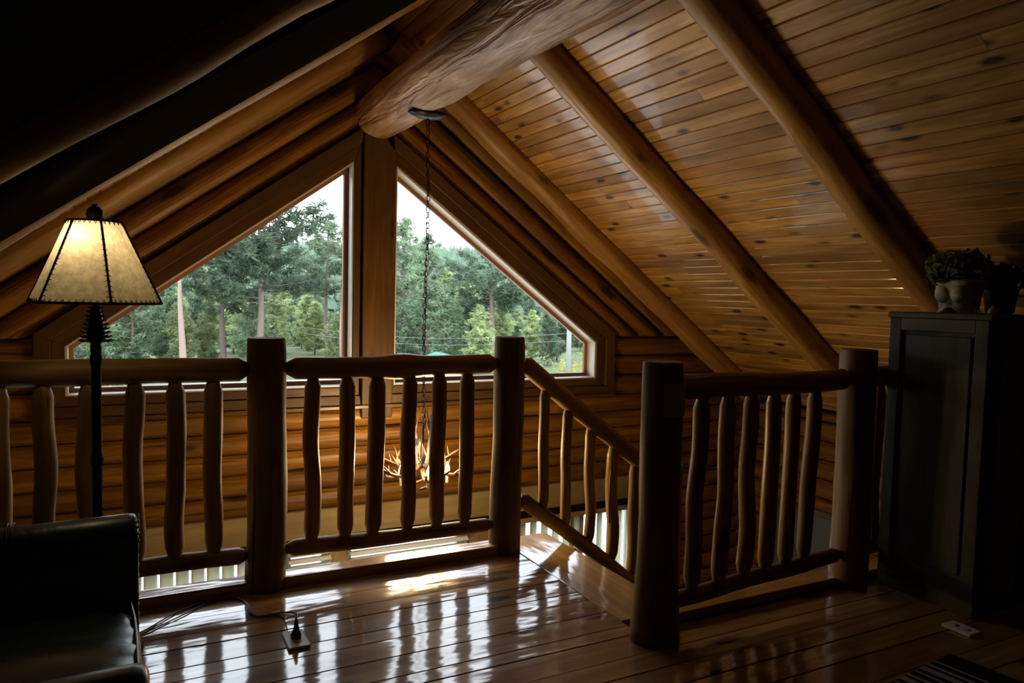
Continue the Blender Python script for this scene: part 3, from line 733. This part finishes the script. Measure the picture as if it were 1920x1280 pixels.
for k in range(6):
    a, b = va[k], va[(k+1) % 6]; t_ = MB(); n = 6; vs = []
    for i in range(n+1):
        u = i/n; z = ZB+(ZT-ZB)*u; p, q = Vector(shp(a, z)), Vector(shp(b, z)); bulge = .012
        for j in range(n+1):
            v = j/n; w = p.lerp(q, v); o_ = Vector((w.x-LX, w.y-LY, 0)).normalized(); vs.append(w+o_*bulge*4*v*(1-v))
    t_.add(vs, [(i*(n+1)+j, i*(n+1)+j+1, (i+1)*(n+1)+j+1, (i+1)*(n+1)+j) for i in range(n) for j in range(n)], None, .5, 0, True)
    t_.build('shade_panel', M['shade'], sh, loc=(LX, LY, ZB))
t_ = MB()
for k in range(6):
    a, b = va[k], va[(k+1) % 6]
    t_.tube([shp(a, ZB, .002), shp(a, ZT, .002)], .0042, 6)
    for (z, rr) in ((ZB, .005), (ZT, .004)):
        pts = []
        for j in range(9):
            v = j/8; w = Vector(shp(a, z)).lerp(Vector(shp(b, z)), v); o_ = Vector((w.x-LX, w.y-LY, 0)).normalized(); pts.append(w+o_*.012*4*v*(1-v))
        t_.tube(pts, rr, 6)
    # lacing: short whip stitches across the seams and zigzag at the rims
    for j in range(16):
        z = ZB+(ZT-ZB)*(j+.5)/16; c0 = Vector(shp(a, z, .003))
        for s_, o2 in ((1, b), (-1, va[k-1])):
            e = Vector(shp(a, z-.006, .003)).lerp(Vector(shp(o2, z-.006, .003)), .05+.02*((ZT-z)/(ZT-ZB))); t_.tube([c0, e], [.0022, .0012], 4)
    for (z, s_, m_) in ((ZB, 1, 11), (ZT, -1, 6)):
        for j in range(m_):
            v = (j+.5)/m_
            w = Vector(shp(a, z)).lerp(Vector(shp(b, z)), v); o_ = Vector((w.x-LX, w.y-LY, 0)).normalized(); w = w+o_*(.012*4*v*(1-v)+.003)
            w2 = Vector(shp(a, z+s_*.013)).lerp(Vector(shp(b, z+s_*.013)), v+.35/m_); w2 = w2+o_*(.012*4*v*(1-v)+.003)
            w3 = Vector(shp(a, z)).lerp(Vector(shp(b, z)), min(1, v+.6/m_))+o_*(.012*4*v*(1-v)+.003)
            t_.tube([w, w2, w3], [.0022, .0012, .0022], 4)
t_.build('stitching', simple('dark brown lacing', (.03, .015, .008), .6), sh, loc=(LX, LY, ZB))
# harp and bulb
t_ = MB()
for s_ in (-1, 1): t_.tube([(LX, LY, 1.33), (LX+s_*.035, LY, 1.36), (LX+s_*.045, LY, 1.45), (LX+s_*.03, LY, 1.56), (LX, LY, 1.595)], .002, 6)
for k in range(3):
    a = va[k*2]; t_.tube([(LX, LY, 1.597), shp(a, ZT)], .002, 5)
t_.build('harp', M['iron'], lamp, loc=(LX, LY, 1.4))
t_ = MB(); t_.lathe([(.012, 0), (.014, .02), (.028, .06), (.030, .08), (.022, .10), (.004, .112)], (LX, LY, 1.40), 16)
lbm, tt, pp = newmat('lamp bulb'); pp.inputs['Emission Color'].default_value = (1, .74, .40, 1); pp.inputs['Emission Strength'].default_value = 8
t_.build('bulb', lbm, lamp, loc=(LX, LY, 1.4))
l = bpy.data.lights.new('lamp_light', 'POINT'); l.energy = 1.0; l.color = (1, .84, .56); l.shadow_soft_size = .03
lo = bpy.data.objects.new('lamp_light', l); COL.objects.link(lo); lo.parent = lamp; lo.location = (-.035, -.045, 1.54)
# cord, switch and plug
def smooth(pts, n=6):
    pts = [Vector(p) for p in pts]; out = []
    for i in range(len(pts)-1):
        p0, p1, p2, p3 = pts[max(i-1, 0)], pts[i], pts[i+1], pts[min(i+2, len(pts)-1)]
        for k in range(n):
            t = k/n; out.append(.5*((2*p1)+(-p0+p2)*t+(2*p0-5*p1+4*p2-p3)*t*t+(-p0+3*p1-3*p2+p3)*t**3))
    out.append(pts[-1]); return out
t_ = MB()
t_.tube(smooth([(LX+.12, LY, .02), (-.0, 3.2, .004), (.083, 3.275, .004), (.20, 3.40, .004), (.33, 3.468, .004), (.42, 3.462, .004), (.475, 3.40, .004), (.478, 3.27, .004), (.505, 3.215, .004), (.56, 3.212, .006)]), .0032, 6)
t_.tube(smooth([(LX+.12, LY-.01, .02), (-.0, 3.18, .004), (.10, 3.262, .004), (.22, 3.36, .004), (.34, 3.455, .004), (.43, 3.455, .008), (.48, 3.39, .004), (.486, 3.27, .004), (.51, 3.208, .004), (.56, 3.21, .006)]), .0028, 6)
t_.tube(smooth([(.585, 3.215, .006), (.63, 3.20, .006), (.652, 3.155, .012), (.635, 3.06, .045), (.612, 2.965, .10), (.606, 2.935, .085)]), .0028, 6)
t_.tube(smooth([(.585, 3.212, .006), (.60, 3.14, .006), (.602, 3.05, .05), (.606, 2.96, .09), (.605, 2.935, .08)]), .0028, 6)
t_.build('power_cord', M['black'], lamp, loc=(.3, 3.4, 0))
t_ = MB(); t_.box((.552, 3.203, .002), (.592, 3.222, .014), 0); o = t_.build('inline_switch', simple('grey switch', (.45, .36, .33), .4), lamp, loc=(.57, 3.21, 0), bevel=.003)
t_ = MB(); t_.lathe([(.0, 0), (.020, .0), (.021, .012), (.012, .035), (.006, .07), (.003, .085), (.0, .086)], (.605, 2.935, .012), 12)
t_.build('plug', M['black'], lamp, loc=(.605, 2.935, .01))
# floor outlets
def outlet(cx, cy, w, d, label):
    r = empty('floor_outlet', (cx, cy, 0), label, 'outlet')
    t_ = MB(); t_.box((cx-w/2, cy-d/2, .0), (cx+w/2, cy+d/2, .012), 0); t_.build('cover_plate', M['ivory'], r, loc=(cx, cy, 0), bevel=.003)
    for s_ in (-1, 1):
        t_ = MB(); t_.lathe([(.0, 0), (.016, 0), (.016, .0015), (0, .0016)], (cx, cy+s_*d*.2, .0115), 16)
        t_.build('socket', simple('socket grey', (.30, .29, .25), .4), r, loc=(cx, cy+s_*d*.2, .01))
    return r
outlet(.603, 2.932, .083, .155, 'square white floor outlet with the lamp plug in it')
outlet(3.182, 1.862, .083, .125, 'pale floor outlet beside the tall cabinet')

# ================================================================== ARMCHAIR
ac = empty('armchair', (-.5, 2.15, 0), 'dark green leather armchair with rolled arms in the lower left corner', 'armchair')
XF = .045
def arm(yc, out):
    """rolled arm: upright panel with a roll on top leaning to 'out'"""
    mb = MB(); prof = []
    w = .075; zt = .575; R_ = .075
    # closed section in (y,z): panel then roll
    sec = [(-w, .08), (w, .08), (w, .42)]
    for k in range(13):
        a = -PI*.20+PI*1.40*k/12; sec.append((out*.0+R_*math.cos(a)*1.05, zt-.012+R_*math.sin(a)))
    sec += [(-w, .42)]
    n = len(sec); xs = [-.92, -.7, -.4, -.1, XF-.03, XF-.008, XF]; sc = [1, 1, 1, 1, 1, .985, .93]; vs = []
    for x, s_ in zip(xs, sc):
        for (a, b) in sec:
            zc = .33; sag = -.008*math.sin((x+.9)*3.2); vs.append((x, yc+a*s_, zc+(b-zc)*(s_ if b > zc else 1)+(sag if b > .5 else 0)))
    fs = [tuple(range(n)), tuple(range((len(xs)-1)*n, len(xs)*n))[::-1]]
    for i in range(len(xs)-1):
        for k in range(n):
            a = i*n+k; b = i*n+(k+1) % n; fs.append((a, a+n, b+n, b))
    mb.add(vs, fs, None, .5, 0, True); o = mb.build('arm', M['leather'], ac, loc=(-.4, yc, .3), bevel=.008)
    if out > 0:
        sp_n = [(w-.008, .10+k*.034) for k in range(14)]+[((R_-.012)*math.cos(PI*k/9), zt-.012+(R_-.012)*math.sin(PI*k/9)) for k in range(10)]
        for (ny_, nz_) in sp_n:
            nl = MB(); nl.ball((XF+.001, yc+ny_, nz_), .0066, 8, (.5, 1, 1)); nl.build('nailhead', M['brass'], o, loc=(XF, yc+ny_, nz_))
    se = MB()
    for dx in (-.30, -.315): 
        pts = [(dx, yc+R_*1.06*math.cos(PI*k/10)*1.0, zt-.010+(R_+.002)*math.sin(PI*k/10)) for k in range(11)]; se.tube(pts, .0022, 5)
    se.build('seam', M['leather'], o, loc=(-.3, yc, .6))
    return o
arm(2.72, 1); arm(1.60, -1)
def pillow(mb, x0, x1, y0, y1, z0, z1, e=.035, n=14, wr=.0):
    """rounded cushion block"""
    vs = []; 
    cx, cy, cz = (x0+x1)/2, (y0+y1)/2, (z0+z1)/2; hx, hy, hz = (x1-x0)/2, (y1-y0)/2, (z1-z0)/2
    faces = []
    def pt(u, v, w):
        p = 6.0; l = (abs(u)**p+abs(v)**p+abs(w)**p)**(1/p); q = Vector((u/l, v/l, w/l))
        crown = (1-q.x*q.x)*(1-q.y*q.y)*.12*abs(q.z)
        x, y_ = cx+q.x*hx, cy+q.y*hy; z = cz+q.z*hz*(1+crown)
        if wr and q.z > 0: z += wr*noise.noise(Vector((x*2, y_*16, 0)))*max(0, q.x+.6)
        return (x, y_, z)
    idx = {}
    def gi(p):
        k = tuple(round(c, 5) for c in p)
        if k not in idx: idx[k] = len(vs); vs.append(p)
        return idx[k]
    for ax in range(3):
        for s_ in (-1, 1):
            for i in range(n):
                for j in range(n):
                    q = []
                    for (a, b) in ((i, j), (i+1, j), (i+1, j+1), (i, j+1)):
                        c = [0, 0, 0]; c[ax] = s_; c[(ax+1) % 3] = -1+2*a/n; c[(ax+2) % 3] = -1+2*b/n; q.append(gi(pt(*c)))
                    faces.append(tuple(q) if s_ > 0 else tuple(q[::-1]))
    mb.add(vs, faces, None, .5, 0, True)
t_ = MB(); pillow(t_, -.75, XF+.0, 1.68, 2.645, .235, .385, n=22, wr=.010); cu = t_.build('seat_cushion', M['leather'], ac, loc=(-.4, 2.1, .3))
t_ = MB()
for zz in (.375, .245): t_.tube(smooth([(XF-.012-.015*abs(k-4)**4/256, 1.65+.97*k/8, zz+.006*math.sin(k*.8)) for k in range(9)], 4), .0065, 8)
t_.build('welt', M['leather'], cu, loc=(0, 2.1, .4))
t_ = MB(); pillow(t_, -.85, XF-.01, 1.6, 2.66, .08, .245, n=10); t_.build('seat_base', M['leather'], ac, loc=(-.4, 2.1, .15))
t_ = MB(); pillow(t_, -1.08, -.72, 1.48, 2.78, .10, .93, n=16); t_.build('backrest', M['leather'], ac, loc=(-.9, 2.1, .5))
for (x, y_) in ((0, 1.52), (0, 2.74), (-.98, 1.56), (-.98, 2.70)):
    t_ = MB(); t_.ball((x, y_, .042), .042, 12, (1, 1, 1)); t_.build('foot', M['cabinet'], ac, loc=(x, y_, .04))

# ================================================================== CABINET AND WHAT STANDS ON IT
cb = empty('cabinet', (3.62, 2.14, 0), 'tall dark panelled wooden cabinet at the right edge', 'cabinet')
X0, X1_, Y0, Y1 = 3.33, 3.93, 1.905, 2.375
t_ = MB(); t_.box((X0+.012, Y0+.012, .05), (X1_, Y1, 1.325), 2); t_.build('body', M['cabinet'], cb, loc=(3.6, 2.1, .5))
t_ = MB(); t_.box((X0-.02, Y0-.02, 1.325), (X1_+.01, Y1+.005, 1.352), 1); t_.build('top', M['cabinet'], cb, loc=(3.6, 2.1, 1.34), bevel=.006)
t_ = MB(); t_.box((X0+.0, Y0, 0), (X1_, Y1, .07), 1); t_.build('plinth', M['cabinet'], cb, loc=(3.6, 2.1, 0), bevel=.004)
fr = MB(); w = .058
fr.box((X0-.006, Y0, .07), (X0+.014, Y0+w, 1.325), 2); fr.box((X0-.006, Y1-w, .07), (X0+.014, Y1, 1.325), 2)
fr.box((X0-.006, Y0+w, .07), (X0+.014, Y1-w, .15), 1); fr.box((X0-.006, Y0+w, 1.265), (X0+.014, Y1-w, 1.325), 1)
fr.build('side_frame', M['cabinet'], cb, loc=(X0, 2.1, .7), bevel=.003)
t_ = MB(); t_.box((X0+.004, Y0+w+.02, .17), (X0+.016, Y1-w-.02, 1.245), 2); t_.build('side_panel', M['cabinet'], cb, loc=(X0, 2.1, .7), bevel=.004)
for k in range(2):
    a = X0+.03+k*.285; t_ = MB(); t_.box((a, Y0-.008, .09), (a+.275, Y0+.012, 1.305), 2); t_.box((a+.05, Y0-.013, .15), (a+.225, Y0-.006, 1.245), 2)
    d = t_.build('door', M['cabinet'], cb, loc=(a, Y0, .7), bevel=.003)
    t_ = MB(); t_.ball((a+(.25 if k == 0 else .025), Y0-.022, .72), .014, 12); t_.build('knob', M['iron'], d, loc=(a, Y0-.02, .72))
potm, tt, pp = newmat('weathered white pot'); tcn = N(tt, 'ShaderNodeTexCoord')
c = mixrgb(tt, ramp(tt, noise_(tt, tcn.outputs['Object'], 22, 5), [(.4, 0.), (.62, 1.)]), (.34, .36, .24), (.62, .60, .50)); tt.links.new(c, pp.inputs['Base Color']); pp.inputs['Roughness'].default_value = .6
def pot(cx, cy, z0, s, h, name, label, cat='plant'):
    root = empty(name, (cx, cy, z0), label, cat)
    mb = MB(); rows = []; n = 24
    for (zz, r) in ((.0, .88), (.10, .80), (.22, .80), (.5, .86), (.8, .95), (.93, 1.06), (1.0, 1.08), (1.0, .98), (.9, .9), (.3, .72)):
        ring = []
        for k in range(n):
            a = 2*PI*k/n; ca, sa = math.cos(a), math.sin(a); p = 5; l = (abs(ca)**p+abs(sa)**p)**(1/p)
            zz2 = zz*h
            if zz < .15: zz2 += .035*max(0, abs(math.cos(2*a))-.45)*1.4          # arched feet
            ring.append((cx+s*r*ca/l, cy+s*r*sa/l, z0+zz2))
        rows.append(ring)
    vs = [v for r in rows for v in r]; fs = []
    for i in range(len(rows)-1):
        for k in range(n):
            a = i*n+k; b = i*n+(k+1) % n; fs.append((a, b, b+n, a+n))
    fs.append(tuple(range((len(rows)-1)*n, len(rows)*n)))
    mb.add(vs, fs, None, .5, 0, True); pt = mb.build('pot', potm, root, loc=(cx, cy, z0))
    return root, pt
pr1, pt1 = pot(3.515, 2.16, 1.352, .088, .155, 'potted_plant', 'footed weathered white pot of bushy leaves on the cabinet')
t_ = MB(); 
for s_ in (-1, 1): t_.ball((3.515-.075, 2.16+s_*.038, 1.445), .042, 14, (.45, .85, 1.1))
t_.build('relief', potm, pt1, loc=(3.44, 2.16, 1.44))
def leaves(mb, c, R3, n, size, seed):
    R_ = random.Random(seed)
    for _ in range(n):
        d = Vector((R_.gauss(0, 1), R_.gauss(0, 1), R_.gauss(0, .8))).normalized(); q = (.55+.5*R_.random())
        p = Vector(c)+Vector((d.x*R3[0], d.y*R3[1], d.z*R3[2]))*q; u = Vector((R_.gauss(0, 1), R_.gauss(0, 1), R_.gauss(0, 1))); u = (u-d*u.dot(d)*.6).normalized(); w = d.cross(u).normalized(); s_ = size*(.7+.6*R_.random())
        mb.add([p-u*s_, p+w*s_*.55+d*s_*.2, p+u*s_, p-w*s_*.55+d*s_*.2], [(0, 1, 2), (0, 2, 3)])
t_ = MB(); leaves(t_, (3.49, 2.16, 1.575), (.135, .13, .075), 520, .022, 3); leaves(t_, (3.40, 2.20, 1.53), (.05, .05, .05), 90, .02, 4)
t_.build('foliage', leafmat('pale green leaves', (.10, .15, .06), (.28, .34, .16), .2, 20), pr1, loc=(3.5, 2.16, 1.57))
t_ = MB()
for k in range(7):
    a = k*2.4; t_.tube([(3.515, 2.16, 1.40), (3.515+.03*math.cos(a), 2.16+.03*math.sin(a), 1.50), (3.50+.09*math.cos(a), 2.16+.09*math.sin(a), 1.575)], .003, 5)
t_.build('stem', M['bark'], pr1, loc=(3.5, 2.16, 1.45))
pr2 = empty('potted_plant', (3.74, 2.10, 1.352), 'very dark bushy plant behind the white pot at the edge of the picture', 'plant')
t_ = MB(); t_.lathe([(.05, 0), (.06, .01), (.075, .11), (.08, .12), (.07, .12), (.06, .02)], (3.74, 2.10, 1.352), 20); t_.build('pot', M['black'], pr2, loc=(3.74, 2.1, 1.352))
t_ = MB(); leaves(t_, (3.72, 2.10, 1.525), (.10, .13, .07), 420, .022, 9); t_.build('foliage', leafmat('dark leaves', (.012, .022, .014), (.03, .05, .03), .1, 20), pr2, loc=(3.7, 2.1, 1.5))
t_ = MB(); t_.lathe([(.014, 0), (.02, .006), (.017, .018), (.010, .028), (.003, .038)], (3.445, 1.965, 1.352), 14)
tag(t_.build('figurine', simple('cream ceramic', (.55, .42, .22), .4), loc=(3.445, 1.965, 1.352)), 'tiny cream figurine on the cabinet beside the white pot', 'ornament')

# ---- striped rug in the lower right corner
rm, tt, pp = newmat('striped rug'); pp.inputs['Roughness'].default_value = .95; pp.inputs['Specular IOR Level'].default_value = .1
tcn = N(tt, 'ShaderNodeTexCoord'); sp_ = N(tt, 'ShaderNodeSeparateXYZ'); tt.links.new(tcn.outputs['Object'], sp_.inputs[0])
ml_ = N(tt, 'ShaderNodeMath', operation='MULTIPLY'); tt.links.new(sp_.outputs['X'], ml_.inputs[0]); ml_.inputs[1].default_value = -7.0
fr_ = N(tt, 'ShaderNodeMath', operation='FRACT'); tt.links.new(ml_.outputs[0], fr_.inputs[0])
c = ramp(tt, fr_.outputs[0], [(0, .012), (.12, .012), (.13, .45), (.24, .45), (.25, .012), (.38, .012), (.39, .45), (.62, .40), (.63, .012), (.80, .012), (.81, .40), (.88, .40), (.89, .012)])
gt = N(tt, 'ShaderNodeMath', operation='GREATER_THAN'); tt.links.new(sp_.outputs['X'], gt.inputs[0]); gt.inputs[1].default_value = -.10
c = mixrgb(tt, gt.outputs[0], c, (.012, .013, .012)); tt.links.new(c, pp.inputs['Base Color'])
tt.nodes[-1]; 
t_ = MB(); t_.box((-1.6, -1.2, 0), (0, 0, .010)); rg_ = t_.build('rug', rm, bevel=.003); rg_.location = (2.90, 1.735, .003); rg_.rotation_euler = (0, 0, math.radians(6))
tag(rg_, 'black and white striped rug at the lower right corner', 'rug')

# ================================================================== OUTDOORS
def gz(x, y):
    d = math.hypot(x, y-0)
    base = -2.9-3.3*max(0, min(1, (d-16)/34))
    if d > 125: base += (d-125)*.074
    return base+(.3*noise.noise(Vector((x*.03, y*.03, 0))) if d > 30 else 0)
gm = MB(); nx, ny = 60, 60; vs = []
for j in range(ny+1):
    for i in range(nx+1):
        y = 6.2+(640)*(j/ny)**2; x = -420+1100*(i/nx) if j > 20 else (-60-360*(j/20)) + (180+920*(j/20))*(i/nx); vs.append((x, y, gz(x, y)))
gm.add(vs, [(j*(nx+1)+i, j*(nx+1)+i+1, (j+1)*(nx+1)+i+1, (j+1)*(nx+1)+i) for j in range(ny) for i in range(nx)], None, .5, 0, True)
tag(gm.build('ground', M['ground']), 'meadow and hillside ground outside the windows', 'ground', kind='structure')
yd = MB(); yd.box((-22, 5.75, -2.96), (26, 17, -2.86), 0); tag(yd.build('bounce_yard', M['bounce_yard']), 'pale gravel added right outside the house to bounce daylight up', 'bounce_yard', kind='structure')  # added as a reflector to lift light onto the ceiling
def pxdir(px, py):
    v = RT @ Vector((px-960, py-640, F)); return v
def at(px, dist, py=560):
    """ground point at a bearing and distance from the house"""
    v = pxdir(px, py); v.z = 0; v.normalize(); p = v*dist; return Vector((p.x, p.y, gz(p.x, p.y)))
def tuft(mb, c, r, R_, n=5, flat=.6):
    for _ in range(n):
        u = Vector((R_.gauss(0, 1), R_.gauss(0, 1), R_.gauss(0, flat))).normalized(); w = Vector((R_.gauss(0, 1), R_.gauss(0, 1), R_.gauss(0, 1))); w = (w-u*w.dot(u)).normalized()
        o_ = Vector((R_.gauss(0, .35), R_.gauss(0, .35), R_.gauss(0, .3)))*r; a = r*(.6+.6*R_.random()); b = a*.30
        b = a*.17; p = Vector(c)+o_; mb.add([p-u*a*.2-w*b, p+u*a, p-u*a*.2+w*b], [(0, 1, 2)])
def pine(h, crown0, width, seed, dens=1.0, lean=0.0, trunk_r=.22, mats=('bark', 'needle'), bare=0, clump=1.0, shape=1.0, tsize=.42):
    """ponderosa-like pine built at the origin; returns root Empty with trunk, branches and foliage"""
    R_ = random.Random(seed); root = bpy.data.objects.new('pine_tree', None); COL.objects.link(root)
    def ax(z): return Vector((lean*z+.12*math.sin(z*.5+seed), .10*math.cos(z*.4+seed), z))
    t_ = MB(); n = 14; t_.tube([ax(h*i/n-.4*(i == 0)) for i in range(n+1)], [trunk_r*(1-.85*i/n)+.02 for i in range(n+1)], 9)
    t_.build('trunk', M[mats[0]], root)
    br = MB(); fo = MB(); z = crown0
    while z < h*.985:
        u = (z-crown0)/(h-crown0); wd = width*(math.sin(PI*min(1, (u*.80+.20)))**.8)*shape*(1-.25*u)
        for k in range(R_.choice((2, 3, 3))):
            a = R_.uniform(0, 2*PI); ln = wd*R_.uniform(.55, 1.1); p0 = ax(z); pts = []
            for i in range(5):
                q = i/4; pts.append(p0+Vector((math.cos(a)*ln*q, math.sin(a)*ln*q, ln*(.10*q+.22*q*q-.12*(1-u)*q))))
            br.tube(pts, [.06*(1-.2*u), .045, .035, .022, .01], 4, cap=False)
            if bare: continue
            m_ = max(3, int(ln*3.2*dens))
            for _ in range(m_):
                q = R_.uniform(.35, 1.05); i = min(3, int(q*4)); p = pts[i].lerp(pts[i+1], min(1, q*4-i))+Vector((R_.gauss(0, .22), R_.gauss(0, .22), R_.gauss(.12, .15)))*clump
                tuft(fo, p, tsize, R_, 14)
        z += (h-crown0)/(26 if not bare else 12)*R_.uniform(.6, 1.2)
    br.build('branches', M[mats[0]], root)
    if not bare:
        for _ in range(10): tuft(fo, ax(h)+Vector((R_.gauss(0, .15), R_.gauss(0, .15), R_.uniform(-.8, .1))), tsize*.8, R_, 8)
        fo.build('foliage', M[mats[1]], root)
    return root
def copy_tree(o, label, loc, rz=0, sc=1, group=None):
    c = o.copy(); COL.objects.link(c); c.location = loc; c.rotation_euler = (0, 0, rz); c.scale = (sc, sc, sc); c['label'] = label; c['category'] = 'tree'
    if group: c['group'] = group
    for ch_ in list(o.children):
        d = ch_.copy(); COL.objects.link(d); d.parent = c
    return c
def place(o, label, loc, rz=0, group=None):
    o.location = loc; o.rotation_euler = (0, 0, rz); tag(o, label, 'tree', group); return o
def topz(py, px, d):          # height over the eye for a picture row at a distance
    v = pxdir(px, py); return 1.38+v.z/math.hypot(v.x, v.y)*d
hp = lambda px, py, d: topz(py, px, d)-at(px, d).z
spots = []
def big(px, d, top, label, **kw):
    spots.append((at(px, d), 3.0)); kw.setdefault('trunk_r', .3); place(pine(hp(px, top, d), kw.pop('crown')*1.0, kw.pop('width'), kw.pop('seed'), **kw), label, at(px, d), kw.get('rz', 0))
big(340, 66, 440, 'bare pinkish dead trunk seen just right of the lamp', crown=9.5, width=2.4, seed=1, trunk_r=.30, mats=('bark_pale', 'needle'), bare=1)
big(418, 76, 425, 'dark sparse pine between the bare trunk and the tallest pine', crown=5.2, width=4.2, seed=2, mats=('bark', 'needle_dark'), dens=.75, trunk_r=.32)
big(487, 70, 345, 'tallest pine with wide crown against the sky in the left window', crown=6.5, width=8.8, seed=5, mats=('bark', 'needle_dark'), dens=.95, trunk_r=.33, lean=.004, clump=1.4, tsize=.55)
big(613, 88, 415, 'loose pine close to the mullion in the left window', crown=7.0, width=5.2, seed=8, dens=.65, trunk_r=.30, tsize=.5)
big(641, 72, 540, 'thin pale bare trunk beside the mullion', crown=7, width=1.2, seed=9, trunk_r=.15, mats=('bark_pale', 'needle'), bare=1)
big(757, 80, 408, 'slim pine reaching the sky right of the mullion', crown=6.0, width=3.4, seed=12, dens=.8, trunk_r=.28, tsize=.5)
big(800, 94, 440, 'full pine directly behind the chandelier chain', crown=4.0, width=4.0, seed=14, dens=1.0, trunk_r=.3, tsize=.5)
big(842, 98, 508, 'light green bushy pine right of the chain', crown=1.2, width=4.6, seed=16, dens=1.3, trunk_r=.3, mats=('bark', 'needle_lite'), tsize=.5)
big(922, 76, 448, 'dark broad pine behind the post at the head of the stairs', crown=6.0, width=5.2, seed=19, mats=('bark', 'needle_dark'), dens=1.0, trunk_r=.33, tsize=.5)
protos = [pine(11.5, 1.0, 3.3, 40+i, dens=1.15, trunk_r=.18, mats=('bark', 'needle_lite' if i % 2 else 'needle'), tsize=.55) for i in range(4)]
ml2 = ['bushy light pine of the stand beyond the meadow', 'bushy dark pine of the stand beyond the meadow']
R_ = random.Random(5); i = 0; tries = 0
while i < 150 and tries < 20000:
    tries += 1
    px = R_.uniform(70, 1160); d = 72+78*R_.random()**1.1; loc = at(px, d)
    if any((loc-q).length < rr for q, rr in spots): continue
    spots.append((loc, 3.3))
    p = protos[i % 4]; lab = ml2[0 if i % 2 else 1]; grp = 'light pines of the far stand' if i % 2 else 'dark pines of the far stand'
    s_ = R_.uniform(4.6, 8.8)/11.5*(1 if d < 110 else 1.15)
    if i < 4: place(p, lab, loc, R_.uniform(0, 6), grp); p.scale = (s_*.9, s_*.9, s_)
    else: copy_tree(p, lab, loc, R_.uniform(0, 6), s_, grp)
    i += 1
# low bushes in front of the stand
def bush(name, loc, w, h, mat, label, seed, cat='bush', group=None):
    R2 = random.Random(seed); t_ = MB()
    for _ in range(110):
        a = R2.uniform(0, 2*PI); r = w*math.sqrt(R2.random()); tuft(t_, (r*math.cos(a), r*math.sin(a), h*R2.uniform(.1, 1)*(1-.5*(r/w)**2)), .30, R2, 6)
    o = t_.build(name, mat); o.location = loc; return tag(o, label, cat, group)
bush('bush', at(1088, 62), 2.0, 3.4, M['needle_yel'], 'yellow autumn bush beside the utility pole', 1)
bush('bush', at(1038, 66), 2.2, 2.6, M['needle_lite'], 'light green bush left of the utility pole', 2)
bush('bush', at(160, 60), 2.4, 2.6, M['needle_lite'], 'green bush at the lower left corner of the left window', 3)
bush('bush', at(225, 64), 1.2, 1.8, M['needle_yel'], 'small orange yellow bush under the lamp shade', 4)
# the hillside forest nobody could count
hf = MB(); R_ = random.Random(11)
def conifer(mb, p, h, w):
    a0 = R_.uniform(0, 6)
    for k in range(4):
        z0 = p.z+h*(.08+.23*k); z1 = z0+h*.34; r = w*(1-.22*k); vs = []; n = 7
        for i in range(n):
            a = a0+k+2*PI*i/n; q = r*R_.uniform(.65, 1.15); vs.append((p.x+q*math.cos(a), p.y+q*math.sin(a), z0+R_.uniform(-.05, .05)*h))
        vs.append((p.x, p.y, z1)); mb.add(vs, [(i, (i+1) % n, n) for i in range(n)])
for _ in range(5200):
    px = R_.uniform(20, 1250); d = 128+440*R_.random()**.85; p = at(px, d); h = R_.uniform(7, 12.5); conifer(hf, p, h, h*.22)
tag(hf.build('hillside_forest', M['needle_hazed']), 'dense conifer forest covering the far hillside', 'forest', kind='stuff')
# road, teal roofed shed, utility pole and wires
rdm = MB(); A, B = at(150, 60), at(640, 64); n_ = Vector((-(B-A).y, (B-A).x, 0)).normalized()*3.2; vs = []
for i in range(9):
    p = A.lerp(B, -.3+1.5*i/8); 
    for s_ in (0, 1): q = p+n_*s_; vs.append((q.x, q.y, gz(q.x, q.y)+.06))
rdm.add(vs, [(2*i, 2*i+2, 2*i+3, 2*i+1) for i in range(8)]); tag(rdm.build('road', M['gravel']), 'pale gravel road below the trees', 'road', kind='structure')
sp0 = at(830, 69); shd = empty('shed', sp0, 'small shed with teal metal roof beyond the middle railing', 'shed')
t_ = MB(); t_.box((sp0.x-1.5, sp0.y-1.1, sp0.z), (sp0.x+1.5, sp0.y+1.1, sp0.z+1.7)); t_.build('wall', M['vinyl'], shd, loc=sp0)
t_ = MB(); zz = sp0.z+1.7; t_.prism([(sp0.x-1.8, zz), (sp0.x+1.8, zz), (sp0.x, zz+.62)], 2.8, 'y', sp0.y-1.4); t_.build('roof', M['teal'], shd, loc=sp0)
q0 = at(1069, 58); t_ = MB(); t_.tube([(q0.x, q0.y, q0.z-.3), (q0.x, q0.y, q0.z+10)], [.2, .17], 10); ub = t_.build('utility_pole', M['grey'], loc=q0)
tag(ub, 'grey utility pole at the right end of the gable window', 'pole')
for k, (dz, lab) in enumerate(((0, 'upper of the two thin power lines'), (-.55, 'lower of the two thin power lines'))):
    e = at(560, 70); a = Vector((q0.x, q0.y, topz(625, 1069, 58)+dz)); b = Vector((e.x, e.y, topz(612, 560, 70)+dz)); pts = [a.lerp(b, i/12)+Vector((0, 0, -.7*math.sin(PI*i/12))) for i in range(13)]
    t_ = MB(); t_.tube(pts, .011, 5); tag(t_.build('power_line', M['grey'], loc=a), lab+' crossing the right window', 'cable')
